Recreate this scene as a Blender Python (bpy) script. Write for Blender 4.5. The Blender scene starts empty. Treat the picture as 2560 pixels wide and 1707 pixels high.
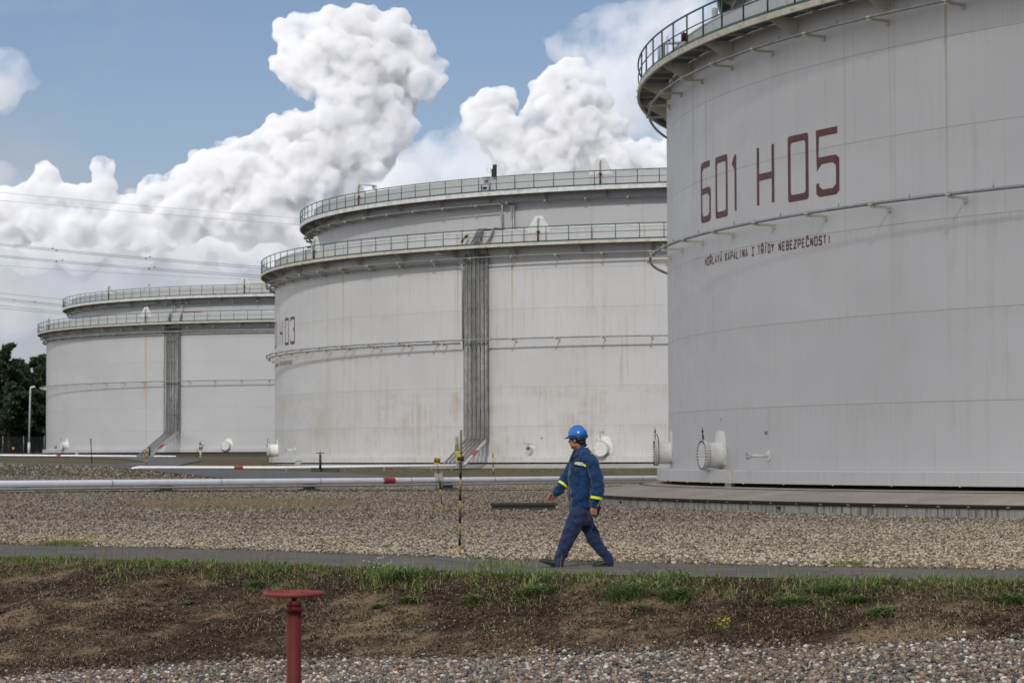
import bpy, bmesh, math, random
import numpy as np
from mathutils import Vector, Matrix, Euler
rnd = random.Random(7)
R_ = np.random.RandomState(11)
scene = bpy.context.scene
COL = scene.collection
rad = math.radians

# ------------------------------------------------------------------ helpers
def tag(o, label=None, cat=None, group=None, kind=None):
    if label: o['label'] = label
    if cat: o['category'] = cat
    if group: o['group'] = group
    if kind: o['kind'] = kind
    return o

def empty(name, loc, label=None, cat=None, group=None):
    o = bpy.data.objects.new(name, None)
    o.empty_display_size = .2
    COL.objects.link(o)
    o.location = loc
    return tag(o, label, cat, group)

def link(name, me, parent=None, m=None):
    o = bpy.data.objects.new(name, me)
    COL.objects.link(o)
    if m is not None and not me.materials: me.materials.append(m)
    if parent is not None:
        o.parent = parent
    return o

class MB:
    """collects shapes for one mesh, in the parent's local space"""
    def __init__(s): s.v = []; s.f = []; s.sm = []
    def add(s, vs, fs, smooth=False):
        n = len(s.v); s.v.extend([tuple(v) for v in vs])
        for f in fs: s.f.append([i + n for i in f]); s.sm.append(smooth)
        return s
    def box(s, c, d, rz=0, M=None):
        cx, cy, cz = c; a, b, h = d[0]/2, d[1]/2, d[2]/2
        vs = [Vector((x*a, y*b, z*h)) for x in (-1, 1) for y in (-1, 1) for z in (-1, 1)]
        rot = M if M is not None else Matrix.Rotation(rz, 3, 'Z')
        vs = [rot @ v + Vector(c) for v in vs]
        s.add(vs, [(0,1,3,2),(4,6,7,5),(0,4,5,1),(2,3,7,6),(0,2,6,4),(1,5,7,3)])
        return s
    def tube(s, pts, r, n=10, caps=True, closed=False, sq=None):
        pts = [Vector(p) for p in pts]
        rr = r if isinstance(r, (list, tuple)) else [r]*len(pts)
        N = len(pts); vs = []; up = None
        for i, p in enumerate(pts):
            a = pts[(i-1) % N] if (i > 0 or closed) else p
            b = pts[(i+1) % N] if (i < N-1 or closed) else p
            t = (b-a).normalized()
            if up is None:
                up = Vector((0, 0, 1)) if abs(t.z) < .9 else Vector((0, 1, 0))
            x = t.cross(up).normalized(); y = x.cross(t).normalized(); up = y
            for k in range(n):
                q = 2*math.pi*(k+.5)/n
                ra = rr[i]
                sx, sy = (1, 1) if sq is None else sq
                vs.append(p + x*math.cos(q)*ra*sx + y*math.sin(q)*ra*sy)
        fs = []
        for i in range(N if closed else N-1):
            j = (i+1) % N
            for k in range(n):
                fs.append((i*n+k, i*n+(k+1) % n, j*n+(k+1) % n, j*n+k))
        s.add(vs, fs, True)
        if caps and not closed:
            m = len(s.v)
            s.f.append(list(range(m-len(vs), m-len(vs)+n))[::-1]); s.sm.append(False)
            s.f.append(list(range(m-n, m))); s.sm.append(False)
        return s
    def lathe(s, prof, c=(0, 0, 0), n=32, M=None, a0=0, a1=2*math.pi, smooth=True):
        full = abs(a1-a0-2*math.pi) < 1e-6
        k = n if full else n+1
        vs = []
        M = M or Matrix.Identity(3)
        for i in range(k):
            q = a0+(a1-a0)*i/n
            for (r, z) in prof:
                vs.append(M @ Vector((r*math.cos(q), r*math.sin(q), z)) + Vector(c))
        m = len(prof); fs = []
        for i in range(n):
            j = (i+1) % k
            for t in range(m-1):
                fs.append((i*m+t, j*m+t, j*m+t+1, i*m+t+1))
        s.add(vs, fs, smooth)
        return s
    def prism(s, poly, M, th):
        """poly in local XY, extruded +-th/2 along local Z, placed by 4x4 M"""
        n = len(poly)
        vs = [M @ Vector((x, y, -th/2)) for x, y in poly] + [M @ Vector((x, y, th/2)) for x, y in poly]
        fs = [tuple(range(n))[::-1], tuple(range(n, 2*n))] + [(i, (i+1) % n, n+(i+1) % n, n+i) for i in range(n)]
        return s.add(vs, fs)
    def obj(s, name, m, parent=None, bevel=0, **kw):
        me = bpy.data.meshes.new(name)
        me.from_pydata([tuple(v) for v in s.v], [], s.f)
        me.polygons.foreach_set('use_smooth', s.sm)
        me.update()
        o = link(name, me, parent, m)
        if bevel:
            b = o.modifiers.new('b', 'BEVEL'); b.width = bevel; b.segments = 2; b.limit_method = 'ANGLE'
        tag(o, **kw)
        return o

def np_mesh(name, V, F, m, parent=None, smooth=False):
    """V (n,3), F (k,3|4) numpy"""
    me = bpy.data.meshes.new(name)
    k = F.shape[1]
    me.vertices.add(len(V)); me.vertices.foreach_set('co', V.astype(np.float32).ravel())
    me.loops.add(F.size); me.loops.foreach_set('vertex_index', F.astype(np.int32).ravel())
    me.polygons.add(len(F)); me.polygons.foreach_set('loop_start', np.arange(0, F.size, k, dtype=np.int32))
    try: me.polygons.foreach_set('loop_total', np.full(len(F), k, dtype=np.int32))
    except Exception: pass
    me.polygons.foreach_set('use_smooth', np.full(len(F), smooth))
    me.update(calc_edges=True); me.validate()
    return link(name, me, parent, m)

# ------------------------------------------------------------------ materials
class NT:
    def __init__(s, name):
        s.m = bpy.data.materials.new(name); s.m.use_nodes = True
        s.t = s.m.node_tree; s.n = s.t.nodes; s.l = s.t.links
        s.b = s.n['Principled BSDF']; s.out = s.n['Material Output']
    def node(s, ty, **kw):
        x = s.n.new(ty)
        for k, v in kw.items():
            if k == 'ins':
                for a, b in v.items():
                    if hasattr(b, 'node'): s.l.new(b, x.inputs[a])
                    else: x.inputs[a].default_value = b
            else: setattr(x, k, v)
        return x
    def coord(s, w='Object'): return s.node('ShaderNodeTexCoord').outputs[w]
    def geo(s, w): return s.node('ShaderNodeNewGeometry').outputs[w]
    def mapping(s, v, scale=(1, 1, 1), loc=(0, 0, 0)):
        return s.node('ShaderNodeMapping', ins={'Vector': v, 'Scale': scale, 'Location': loc}).outputs[0]
    def noise(s, v, scale, detail=4, rough=.55, dist=0):
        return s.node('ShaderNodeTexNoise', ins={'Vector': v, 'Scale': scale, 'Detail': detail, 'Roughness': rough, 'Distortion': dist}).outputs[0]
    def ramp(s, f, stops, interp='LINEAR'):
        x = s.node('ShaderNodeValToRGB', ins={'Fac': f}); r = x.color_ramp; r.interpolation = interp
        while len(r.elements) > 1: r.elements.remove(r.elements[-1])
        for i, (p, c) in enumerate(stops):
            e = r.elements[0] if i == 0 else r.elements.new(p)
            e.position = p
            e.color = (c, c, c, 1) if not isinstance(c, (tuple, list)) else (*c, 1)
        return x.outputs[0]
    def mix(s, f, a, b, mode='MIX'):
        x = s.node('ShaderNodeMix', data_type='RGBA', blend_type=mode)
        for k, v in (('Factor', f), ('A', a), ('B', b)):
            i = [q for q in x.inputs if q.name == k and (q.type == 'RGBA' if k != 'Factor' else q.type == 'VALUE')][0]
            if hasattr(v, 'node'): s.l.new(v, i)
            else: i.default_value = (*v, 1) if isinstance(v, (tuple, list)) else v
        return [q for q in x.outputs if q.type == 'RGBA'][0]
    def math(s, op, a, b=0, c=None, clamp=False):
        x = s.node('ShaderNodeMath', operation=op, use_clamp=clamp)
        for i, v in enumerate((a, b, c)):
            if v is None: continue
            if hasattr(v, 'node'): s.l.new(v, x.inputs[i])
            else: x.inputs[i].default_value = v
        return x.outputs[0]
    def set(s, **kw):
        for k, v in kw.items():
            k = k.replace('_', ' ')
            if hasattr(v, 'node'): s.l.new(v, s.b.inputs[k])
            else: s.b.inputs[k].default_value = (*v, 1) if isinstance(v, (tuple, list)) and len(v) == 3 else v
        return s
    def bump(s, h, st=.3, d=.01):
        x = s.node('ShaderNodeBump', ins={'Height': h, 'Strength': st, 'Distance': d})
        s.l.new(x.outputs[0], s.b.inputs['Normal']); return s

def simple(name, col, rough=.5, metal=0, var=.12, scale=3, spec=.4, dirt=None, dscale=1.2):
    t = NT(name); c = t.coord()
    n = t.noise(c, scale, 6, .65)
    dk = tuple(max(0, x*(1-var*1.6)) for x in col); lt = tuple(min(1, x*(1+var)) for x in col)
    cc = t.ramp(n, [(.3, dk), (.7, lt)])
    if dirt:
        cc = t.mix(t.ramp(t.noise(c, dscale, 8, .7), [(.5, 0.), (.72, .75)]), cc, dirt)
    t.set(Base_Color=cc, Roughness=rough, Metallic=metal, Specular_IOR_Level=spec)
    return t.m

def shell_material(name, base, stain, rust, seam_v, streak=1.0, ochre=0.0, spot=None):
    """white coating: UV.x = arc metres, UV.y = height metres"""
    t = NT(name); uv = t.coord('UV')
    br = t.node('ShaderNodeTexBrick', offset=.37, ins={'Vector': t.mapping(uv, loc=(0, -seam_v, 0)), 'Scale': 1., 'Mortar Size': .011, 'Mortar Smooth': .35,
                'Brick Width': 9.2, 'Row Height': 2.4, 'Color1': (1, 1, 1, 1), 'Color2': (.955, .955, .96, 1), 'Mortar': (.84, .83, .81, 1)})
    weld = br.outputs['Fac']
    c = t.mix(1.0, base, br.outputs['Color'], 'MULTIPLY')
    # broad mottling
    n1 = t.noise(uv, .35, 5, .6)
    c = t.mix(t.ramp(n1, [(.35, 0.), (.7, .35)]), c, tuple(x*.86 for x in base))
    # vertical run marks, fine and coarse
    s1 = t.noise(t.mapping(uv, (2.6, .10, 1)), 1.0, 6, .7)
    s2 = t.noise(t.mapping(uv, (9., .22, 1), (3.1, .4, 0)), 1.0, 5, .75)
    brk = t.noise(uv, .8, 4, .6)
    m1 = t.math('MULTIPLY', t.ramp(s1, [(.52, 0.), (.72, 1.)]), t.ramp(brk, [(.38, .15), (.62, 1.)]))
    c = t.mix(t.math('MULTIPLY', m1, .34*streak), c, stain)
    m2 = t.math('MULTIPLY', t.ramp(s2, [(.55, 0.), (.75, 1.)]), t.ramp(t.noise(uv, .5, 3, .6, ), [(.4, 0.), (.65, 1.)]))
    c = t.mix(t.math('MULTIPLY', m2, .38*streak), c, stain)
    # grime hanging below each seam
    vv = t.node('ShaderNodeSeparateXYZ', ins={0: uv})
    ph = t.math('FRACT', t.math('DIVIDE', t.math('SUBTRACT', vv.outputs[1], seam_v-24.), 2.4))
    hl = t.ramp(ph, [(0., 1.), (.0055, 0.), (.9945, 0.), (1., 1.)])
    c = t.mix(t.math('MULTIPLY', hl, t.ramp(t.noise(uv, 1.1, 4, .7), [(.3, .45), (.6, .8)])), c, (.20, .185, .165))
    below = t.ramp(ph, [(.72, 0.), (.995, 1.)])
    s3 = t.noise(t.mapping(uv, (14., .3, 1), (7, 1, 0)), 1., 4, .7)
    m3 = t.math('MULTIPLY', below, t.math('MULTIPLY', t.ramp(s3, [(.45, 0.), (.7, 1.)]), t.ramp(t.noise(uv, .22, 3, .5), [(.42, 0.), (.6, 1.)])))
    c = t.mix(t.math('MULTIPLY', m3, .42*streak), c, stain)
    # narrow rust runs starting at the top
    s4 = t.noise(t.mapping(uv, (1.9, .012, 1), (1.3, 0, 0)), 1., 2, .4)
    top = t.ramp(t.math('DIVIDE', vv.outputs[1], 14.), [(.45, .05), (.95, 1.)])
    m4 = t.math('MULTIPLY', t.ramp(s4, [(.635, 0.), (.66, 1.), (.68, .15)]), top)
    c = t.mix(t.math('MULTIPLY', m4, .62*streak, None, True), c, rust)
    lo = t.ramp(t.noise(t.mapping(uv, (.12, .25, 1), (9, 3, 0)), 1., 5, .6), [(.42, 0.), (.62, 1.)])
    c = t.mix(t.math('MULTIPLY', lo, .22), c, tuple(x*.72 for x in base))
    if ochre:
        # big weathered tan patches in the lower courses
        reg = t.math('MULTIPLY', t.ramp(t.noise(t.mapping(uv, (.26, .5, 1), (5.0, 2.2, 0)), 1., 4, .6), [(.47, 0.), (.6, 1.)]),
                     t.ramp(t.math('DIVIDE', vv.outputs[1], 5.), [(0.1, .8), (.85, 1.), (.93, 0.)]))
        st = t.ramp(t.noise(t.mapping(uv, (5., .22, 1), (2, 5, 0)), 1., 5, .65), [(.38, 0.), (.66, 1.)])
        c = t.mix(t.math('MULTIPLY', t.math('MULTIPLY', reg, st), .42*ochre), c, (.37, .30, .21))
    if spot:
        for (u, w, h0, h1, col, k) in spot:
            du = t.math('ABSOLUTE', t.math('SUBTRACT', t.math('ADD', vv.outputs[0], t.math('MULTIPLY', t.math('SUBTRACT', t.noise(t.mapping(uv, (.3, 3., 1)), 1., 4, .7), .5), w*1.2)), u))
            mk = t.ramp(t.math('DIVIDE', du, w), [(.25, 1.), (1., 0.)])
            hh = t.math('MULTIPLY', t.ramp(t.math('DIVIDE', t.math('SUBTRACT', vv.outputs[1], h0), h1-h0), [(0, .0), (.08, .45), (.5, .55), (.97, 1.), (1, 0.)]),
                        t.ramp(t.noise(t.mapping(uv, (4., .6, 1)), 1., 4, .7), [(.3, .25), (.6, 1.)]))
            c = t.mix(t.math('MULTIPLY', t.math('MULTIPLY', mk, hh), k), c, col)
    rg = t.ramp(t.noise(uv, .9, 6, .65), [(.3, .34), (.7, .62)])
    t.set(Base_Color=c, Roughness=rg, Specular_IOR_Level=.3)
    bh = t.math('ADD', t.math('MULTIPLY', weld, -.6), t.math('MULTIPLY', t.noise(uv, .7, 3, .5), 1.2))
    bh = t.math('ADD', bh, t.math('MULTIPLY', t.noise(t.mapping(uv, (.25, .45, 1)), 1., 2, .4), 5.))
    t.bump(bh, .35, .02)
    return t.m

GREYW = (.55, .545, .535)
M = {}
M['shell5'] = shell_material('coating_grey_white', (.53, .53, .53), (.345, .325, .295), (.31, .245, .16), 2.21, 1.35)
M['shell3'] = shell_material('coating_weathered', (.525, .522, .517), (.28, .255, .215), (.33, .24, .12), 2.21, 1.7, 1.7,
    spot=[(math.radians(-37.0)*34.28, .45, 2.4, 4.4, (.36, .25, .14), .6)])
M['shell1'] = shell_material('coating_clean', (.47, .475, .48), (.34, .335, .32), (.4, .3, .2), 2.21, .4, 0,
    spot=[(math.radians(-34.2)*34.28, .16, .6, 12.4, (.42, .22, .07), .8), (math.radians(-34.2)*34.28, .42, 5.6, 7.5, (.45, .27, .10), .65)])
M['inner'] = shell_material('coating_inner_shell', (.46, .46, .46), (.33, .32, .30), (.33, .27, .2), 2.21, .6)
M['white'] = simple('white_paint', (.62, .62, .60), .45, dirt=(.36, .33, .28), dscale=2.2)
M['cream'] = simple('cream_paint', (.52, .49, .41), .5, dirt=(.33, .27, .19), dscale=1.6)
M['fitting'] = simple('fitting_paint', (.72, .71, .67), .4, dirt=(.50, .43, .34), dscale=1.4)
M['green'] = simple('green_rail_paint', (.012, .085, .06), .4, var=.25)
M['galv'] = simple('galvanised_pipe', (.27, .28, .285), .45, .4, .2)
M['riser'] = simple('riser_pipe_metal', (.20, .20, .195), .4, .3, .3, dirt=(.16, .12, .1))
M['alu'] = simple('aluminium_cladding', (.93, .93, .95), .32, .0, .04, 1.2, dirt=(.70, .70, .72), dscale=.8)
M['dark'] = simple('dark_steel', (.03, .032, .034), .5, .2, .3)
M['black'] = simple('black_paint', (.012, .012, .013), .5)
M['grate'] = simple('deck_grating', (.14, .16, .19), .6, .3, .3, 6)
M['red'] = simple('red_paint', (.095, .014, .011), .6, var=.2, spec=.2, dirt=(.10, .03, .025))
M['wheelred'] = simple('handwheel_red', (.19, .034, .030), .5, var=.15, spec=.25)
M['sigred'] = simple('pipe_red_band', (.42, .04, .045), .5)
M['yellow'] = simple('yellow_paint', (.60, .37, .02), .5, var=.2, dirt=(.3, .2, .04))
M['oliveyellow'] = simple('weathered_yellow', (.28, .20, .045), .6, var=.25, dirt=(.14, .11, .05))
M['yellowgreen'] = simple('sign_yellow_green', (.42, .44, .04), .5, var=.15)
M['signwhite'] = simple('sign_white', (.5, .52, .55), .5)
M['postwood'] = simple('weathered_post', (.22, .17, .10), .8, var=.25, scale=9)
M['steelblue'] = simple('valve_steel', (.14, .18, .22), .45, .5)
M['lampwhite'] = simple('lamp_post_paint', (.50, .54, .55), .45)
M['wire'] = simple('power_cable_metal', (.10, .105, .12), .6, .2)
M['boxgrey'] = simple('grey_cabinet', (.40, .41, .38), .55, dirt=(.25, .24, .2))

def marking_mat(name, c, worn, thr):
    t = NT(name); v = t.coord('UV')
    a = t.noise(v, 7., 8, .75); b = t.noise(t.mapping(v, (1, 1, 1)), 1.4, 3, .6)
    f = t.math('MULTIPLY', t.ramp(a, [(.5, 0.), (.62, 1.)]), t.ramp(b, [(.4, .1), (.65, .7)]))
    t.set(Base_Color=t.mix(f, c, worn), Roughness=.6)
    return t.m
M['mark'] = marking_mat('marking_maroon', (.085, .018, .02), (.19, .10, .095), .5)

def concrete(name, col, rough=.85, drips=0, radial=0):
    t = NT(name); c = t.coord()
    n = t.noise(c, .6, 8, .65); n2 = t.noise(c, 14., 4, .6)
    cc = t.ramp(n, [(.3, tuple(x*.78 for x in col)), (.7, tuple(x*1.12 for x in col))])
    cc = t.mix(.35, cc, t.ramp(n2, [(.3, .35), (.7, .95)]), 'MULTIPLY')
    if drips:
        uv = t.coord('UV')
        d1 = t.noise(t.mapping(uv, (3.2, .16, 1)), 1., 3, .6)
        cc = t.mix(t.math('MULTIPLY', t.ramp(d1, [(.475, 0.), (.5, 1.), (.525, 0.)]), .75), cc, (.035, .033, .028))
        d2 = t.noise(t.mapping(uv, (1.1, .2, 1), (4, 4, 0)), 1., 3, .6)
        cc = t.mix(t.math('MULTIPLY', t.ramp(d2, [(.6, 0.), (.7, 1.)]), .4), cc, (.22, .16, .10))
    if radial:
        uv = t.coord('UV')
        d1 = t.noise(t.mapping(uv, (.55, .25, 1)), 1., 6, .75)
        cc = t.mix(t.math('MULTIPLY', t.ramp(d1, [(.42, 0.), (.62, 1.)]), .55), cc, tuple(x*.62 for x in col))
    t.set(Base_Color=cc, Roughness=rough, Specular_IOR_Level=.2)
    t.bump(n2, .3, .01)
    return t.m
M['conc_face'] = concrete('concrete_face', (.38, .37, .335), drips=1)
M['conc_top'] = concrete('concrete_top', (.42, .37, .31), radial=1)
M['conc_pale'] = concrete('concrete_pale', (.40, .395, .35), radial=1)
M['conc_dark'] = concrete('concrete_mossy', (.085, .08, .06))
M['bitumen'] = concrete('bitumen_strip', (.03, .028, .026))

def island_mat(name, stops, rough=.8, interp='LINEAR', spec=.25, noise=.25):
    t = NT(name); r = t.geo('Random Per Island')
    c = t.ramp(r, stops, interp)
    if noise:
        n = t.noise(t.coord(), 60., 4, .6)
        q = t.noise(t.coord(), .45, 5, .6)
        c = t.mix(t.ramp(q, [(.42, 0.), (.62, .55)]), c, (.74, .67, .53), 'MULTIPLY')
        c = t.mix(noise, c, t.ramp(n, [(.3, .35), (.7, 1.)]), 'MULTIPLY')
    t.set(Base_Color=c, Roughness=rough, Specular_IOR_Level=spec)
    return t.m
M['stones'] = island_mat('field_gravel', [(0, (.045, .040, .030)), (.15, (.15, .125, .092)), (.35, (.32, .258, .18)), (.5, (.45, .372, .27)), (.68, (.58, .505, .395)), (.8, (.25, .165, .11)), (.9, (.15, .135, .125)), (1, (.62, .57, .50))], .8)
M['pebbles'] = island_mat('ditch_gravel', [(0, (.022, .021, .021)), (.2, (.085, .08, .074)), (.38, (.185, .145, .10)), (.52, (.11, .105, .10)), (.66, (.30, .245, .165)), (.78, (.22, .12, .06)), (.90, (.38, .36, .32)), (1, (.62, .60, .57))], .6, spec=.4)
M['clods'] = island_mat('soil_crumbs', [(0, (.035, .024, .016)), (.6, (.065, .045, .029)), (.85, (.10, .073, .047)), (.95, (.20, .16, .12)), (1, (.45, .42, .37))])
def leaf_mat(name, stops, rough=.6, tr=.25):
    t = NT(name); r = t.geo('Random Per Island')
    c = t.ramp(r, stops)
    t.set(Base_Color=c, Roughness=rough, Specular_IOR_Level=.2)
    tb = t.node('ShaderNodeBsdfTranslucent', ins={'Color': c})
    mx = t.node('ShaderNodeMixShader', ins={0: tr, 1: t.b.outputs[0], 2: tb.outputs[0]})
    t.l.new(mx.outputs[0], t.out.inputs[0])
    return t.m
M['grass'] = leaf_mat('grass_blades', [(0, (.06, .105, .024)), (.45, (.135, .21, .050)), (.75, (.21, .28, .08)), (.9, (.27, .25, .12)), (1, (.36, .29, .17))])
M['tuft'] = leaf_mat('green_tuft_blades', [(0, (.06, .10, .028)), (.5, (.115, .18, .05)), (.85, (.17, .235, .08)), (1, (.28, .26, .13))])
M['verge'] = leaf_mat('verge_grass', [(0, (.07, .085, .028)), (.4, (.12, .13, .045)), (.7, (.21, .17, .085)), (1, (.32, .25, .13))])
M['straw'] = leaf_mat('dry_straw', [(0, (.018, .012, .008)), (.35, (.055, .038, .024)), (.7, (.15, .107, .068)), (1, (.36, .27, .17))], .8, .1)
M['pale_straw'] = leaf_mat('pale_straw', [(0, (.28, .21, .125)), (1, (.50, .40, .25))], .8, .2)
M['petal'] = leaf_mat('yellow_petals', [(0, (.34, .27, .02)), (1, (.50, .42, .04))], .6, .2)
M['daisy'] = leaf_mat('white_petals', [(0, (.55, .55, .52)), (1, (.7, .7, .66))], .6, .2)
M['needle'] = leaf_mat('conifer_needles', [(0, (.026, .042, .026)), (.6, (.042, .066, .038)), (.93, (.065, .088, .048)), (1, (.17, .13, .085))], .7, .15)
M['bark'] = simple('pine_bark', (.07, .055, .045), .9, var=.3, scale=8)

# ------------------------------------------------------------------ terrain
CZ = 1.40
F = 6457.9
def px(x, y, D):
    """survey helper: where the sight line (x, y) of the plan photograph sits at distance D"""
    yh = 1139.22-(x-1280)*.003785
    return (x-1280)/F*D, D, CZ-(y-yh)/F*D

NEARX = [-40, -14, -7.1, -3.4, 0, 2.9, 5.6, 12, 40]; NEARY = [75, 44, 36.2, 33.9, 30.8, 29.3, 28.4, 26, 14]
FARX = [-40, -15, -8.2, -3.8, 0, 3.2, 6.15, 14, 40]; FARY = [82, 50, 41.4, 38.4, 34.6, 32.4, 31.0, 27.8, 16]
TOEX = [-40, -12, -5.8, -2.9, 0, 1.85, 3.5, 5.3, 12, 40]; TOEY = [60, 34, 28.8, 29.2, 27.3, 27.0, 26.2, 25.7, 22.4, 10]
ctrl = np.array([(-18, 95, .1), (-26, 100, .2), (-12, 105, 0), (0, 118, -.15), (7, 130, -.1), (15, 110, -.15), (40, 50, -.12), (60, 90, -.1), (40, 140, .2),
 (-25, 120, .50), (-30, 150, .98), (-18, 140, .62), (-12, 135, .38), (-13, 150, .58), (0, 135, .32), (0, 150, .56), (17, 149, .58), (-20, 190, .95), (-35, 200, 1.1),
 (-35, 258, 1.45), (-22, 258, 1.4), (-10, 240, 1.2), (-55, 262, 1.65), (-60, 300, 1.85), (-60, 340, 2.1), (0, 340, 2.0), (60, 340, 1.6), (60, 200, .8), (0, 60, -.05), (-10, 60, 0), (10, 60, -.15), (10, 85, -.17),
 (-40, 80, .1), (25, 45, -.15), (-50, 150, 1.1), (-70, 220, 1.4)], float)
def _tps(r2): return np.where(r2 > 0, r2*np.log(np.maximum(r2, 1e-9))*.5, 0)
_A = ctrl[:, :2]/100.
_K = _tps(((_A[:, None]-_A[None])**2).sum(-1))+np.eye(len(_A))*.002
_P = np.c_[np.ones(len(_A)), _A]
_L = np.block([[_K, _P], [_P.T, np.zeros((3, 3))]])
_W = np.linalg.solve(_L, np.r_[ctrl[:, 2], 0, 0, 0])
def _far(X, Y):
    q = np.stack([np.clip(X, -65, 65), np.clip(Y, 42, 345)], -1)/100.
    s = q.shape[:-1]; q = q.reshape(-1, 2); out = np.zeros(len(q))
    for a in range(0, len(q), 20000):
        b = q[a:a+20000]
        out[a:a+20000] = _tps(((b[:, None]-_A[None])**2).sum(-1)) @ _W[:-3] + np.c_[np.ones(len(b)), b] @ _W[-3:]
    return out.reshape(s)
def wob(X, Y, s, seed=0):
    return (np.sin(X*1.7*s+seed)+np.sin(Y*2.3*s+1.3+seed)+np.sin((X*.9+Y*1.1)*s*2.1+seed*2)+np.sin((X*1.3-Y*.8)*s*3.7+seed))/4
def ss(t): t = np.clip(t, 0, 1); return t*t*(3-2*t)
def ground(X, Y):
    X = np.asarray(X, float); Y = np.asarray(Y, float)
    yn = np.interp(X, NEARX, NEARY); yf = np.interp(X, FARX, FARY); yt = np.interp(X, TOEX, TOEY)
    zt = np.clip(-.75+.055*X, -1.2, -.3)
    z = np.where(Y > yf, _far(X, Y)*ss((Y-yf)/12.), 0.)
    u = np.clip((yn-.25-Y)/np.maximum(yn-.25-yt, .3), 0, 1)
    prof = u*.75+.25*ss(u)
    z = z+np.where(Y < yn-.25, zt*prof+wob(X, Y, 1.1)*.05*np.sin(np.pi*u)+wob(X, Y, 3.3, 4)*.022*np.sin(np.pi*u), 0)
    return z
def gz(x, y): return float(ground(np.array([x]), np.array([y]))[0])

xs = np.unique(np.concatenate([np.arange(-11, 11.01, .14), np.arange(-70, 70.1, 1.5), np.sign(np.arange(-14, 15))*70*1.3**np.abs(np.arange(-14, 15))]))
ys = np.unique(np.concatenate([np.arange(-60, 20, 4.), np.arange(20, 44, .13), np.arange(44, 160, 1.), np.arange(160, 360, 4.), 360*1.28**np.arange(0, 11)]))
XX, YY = np.meshgrid(xs, ys); ZZ = ground(XX, YY)
def grid_faces(ny, nx):
    i = (np.arange(ny-1)[:, None]*nx+np.arange(nx-1)[None]).ravel()
    return np.stack([i, i+1, i+nx+1, i+nx], -1)
# keep the sheet under paved strips a little lower so that the strips never graze it
yn_, yf_, yt_ = np.interp(XX, NEARX, NEARY), np.interp(XX, FARX, FARY), np.interp(XX, TOEX, TOEY)
onpath = (YY > yn_+.1) & (YY < yf_-.1)
ZZ2 = ZZ-np.where(onpath, .03, 0)
def ground_mat():
    t = NT('ground_soil_gravel'); c = t.coord(); a = t.node('ShaderNodeAttribute', attribute_name='zone').outputs['Color']
    sp = t.node('ShaderNodeSeparateColor', ins={0: a})
    n = t.noise(c, 1.3, 8, .7); n2 = t.noise(c, 22., 5, .7); n3 = t.noise(c, .25, 4, .6)
    gravel = t.ramp(n2, [(.3, (.11, .095, .08)), (.55, (.25, .215, .175)), (.75, (.42, .37, .32))])
    soil = t.ramp(n2, [(.28, (.013, .0085, .0055)), (.5, (.045, .030, .0185)), (.72, (.125, .085, .053))])
    nb = t.noise(c, .55, 5, .65)
    soil = t.mix(t.ramp(nb, [(.46, 0.), (.58, .9)]), soil, t.ramp(n2, [(.3, (.12, .083, .052)), (.7, (.31, .22, .14))]))
    col = t.mix(sp.outputs[0], gravel, soil)
    green = t.ramp(n2, [(.3, (.03, .04, .015)), (.7, (.09, .095, .035))])
    brown = t.ramp(n2, [(.3, (.06, .04, .028)), (.7, (.19, .14, .10))])
    veg = t.mix(t.ramp(n, [(.42, 0.), (.6, 1.)]), green, brown)
    col = t.mix(sp.outputs[1], col, veg)
    col = t.mix(t.math('MULTIPLY', sp.outputs[2], t.ramp(n, [(.3, .3), (.6, 1.)])), col, (.30, .225, .14))
    t.set(Base_Color=col, Roughness=.95, Specular_IOR_Level=.1)
    t.bump(t.math('ADD', n2, t.math('MULTIPLY', n, 1.5)), .9, .05)
    return t.m
def zone(X, Y):
    yn, yf, yt = np.interp(X, NEARX, NEARY), np.interp(X, FARX, FARY), np.interp(X, TOEX, TOEY)
    soil = ss((Y-yt+.15)/.5)*(Y < yn+1)
    soil = np.maximum(soil, (Y < yt-.1)*.55)
    # bank left of the road, strips behind the pipeline
    far = ss((Y-126-(X+10)*.25)/6.)
    veg = far*.9*(Y > 110)
    veg = np.maximum(veg, ss((1.2-np.abs(Y-yf-.3))/1.)*.8)
    veg = np.maximum(veg, ss((Y-240)/20))
    dry = np.zeros_like(X)
    dry = np.maximum(dry, ss((9-np.abs(Y-79))/6.)*ss((3.6-np.abs(X+8.3))/2.))
    dry = np.maximum(dry, ss((4-np.abs(Y-166))/4.)*ss((10-np.abs(X+24))/6.)*.8)
    return np.stack([soil, np.clip(veg, 0, 1), dry, np.ones_like(X)], -1)
g = np_mesh('ground', np.stack([XX, YY, ZZ2], -1).reshape(-1, 3), grid_faces(len(ys), len(xs)), ground_mat(), smooth=True)
tag(g, kind='structure')
at = g.data.color_attributes.new('zone', 'FLOAT_COLOR', 'POINT')
at.data.foreach_set('color', zone(XX, YY).reshape(-1, 4).astype(np.float32).ravel())

def strip(name, A, B, m, n=240, across=6, lift=.012):
    """sheet between two polylines A and B (lists of (x, y)) laid over the terrain"""
    def res(P):
        P = np.array(P, float); d = np.r_[0, np.cumsum(np.hypot(*np.diff(P, axis=0).T))]
        q = np.linspace(0, d[-1], n); return np.c_[np.interp(q, d, P[:, 0]), np.interp(q, d, P[:, 1])]
    a, b = res(A), res(B)
    t = np.linspace(0, 1, across)[None, :, None]
    P = a[:, None]*(1-t)+b[:, None]*t
    # ragged edges
    k = (R_.rand(n)-.5)*.10
    P[:, 0] += k[:, None]*np.array([0, 1]); P[:, -1] += (R_.rand(n)[:, None]-.5)*.10*np.array([0, 1])
    Z = ground(P[..., 0], P[..., 1])+lift
    V = np.concatenate([P, Z[..., None]], -1).reshape(-1, 3)
    o = np_mesh(name, V, grid_faces(n, across), m, smooth=True)
    tag(o, kind='structure'); return o
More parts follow.
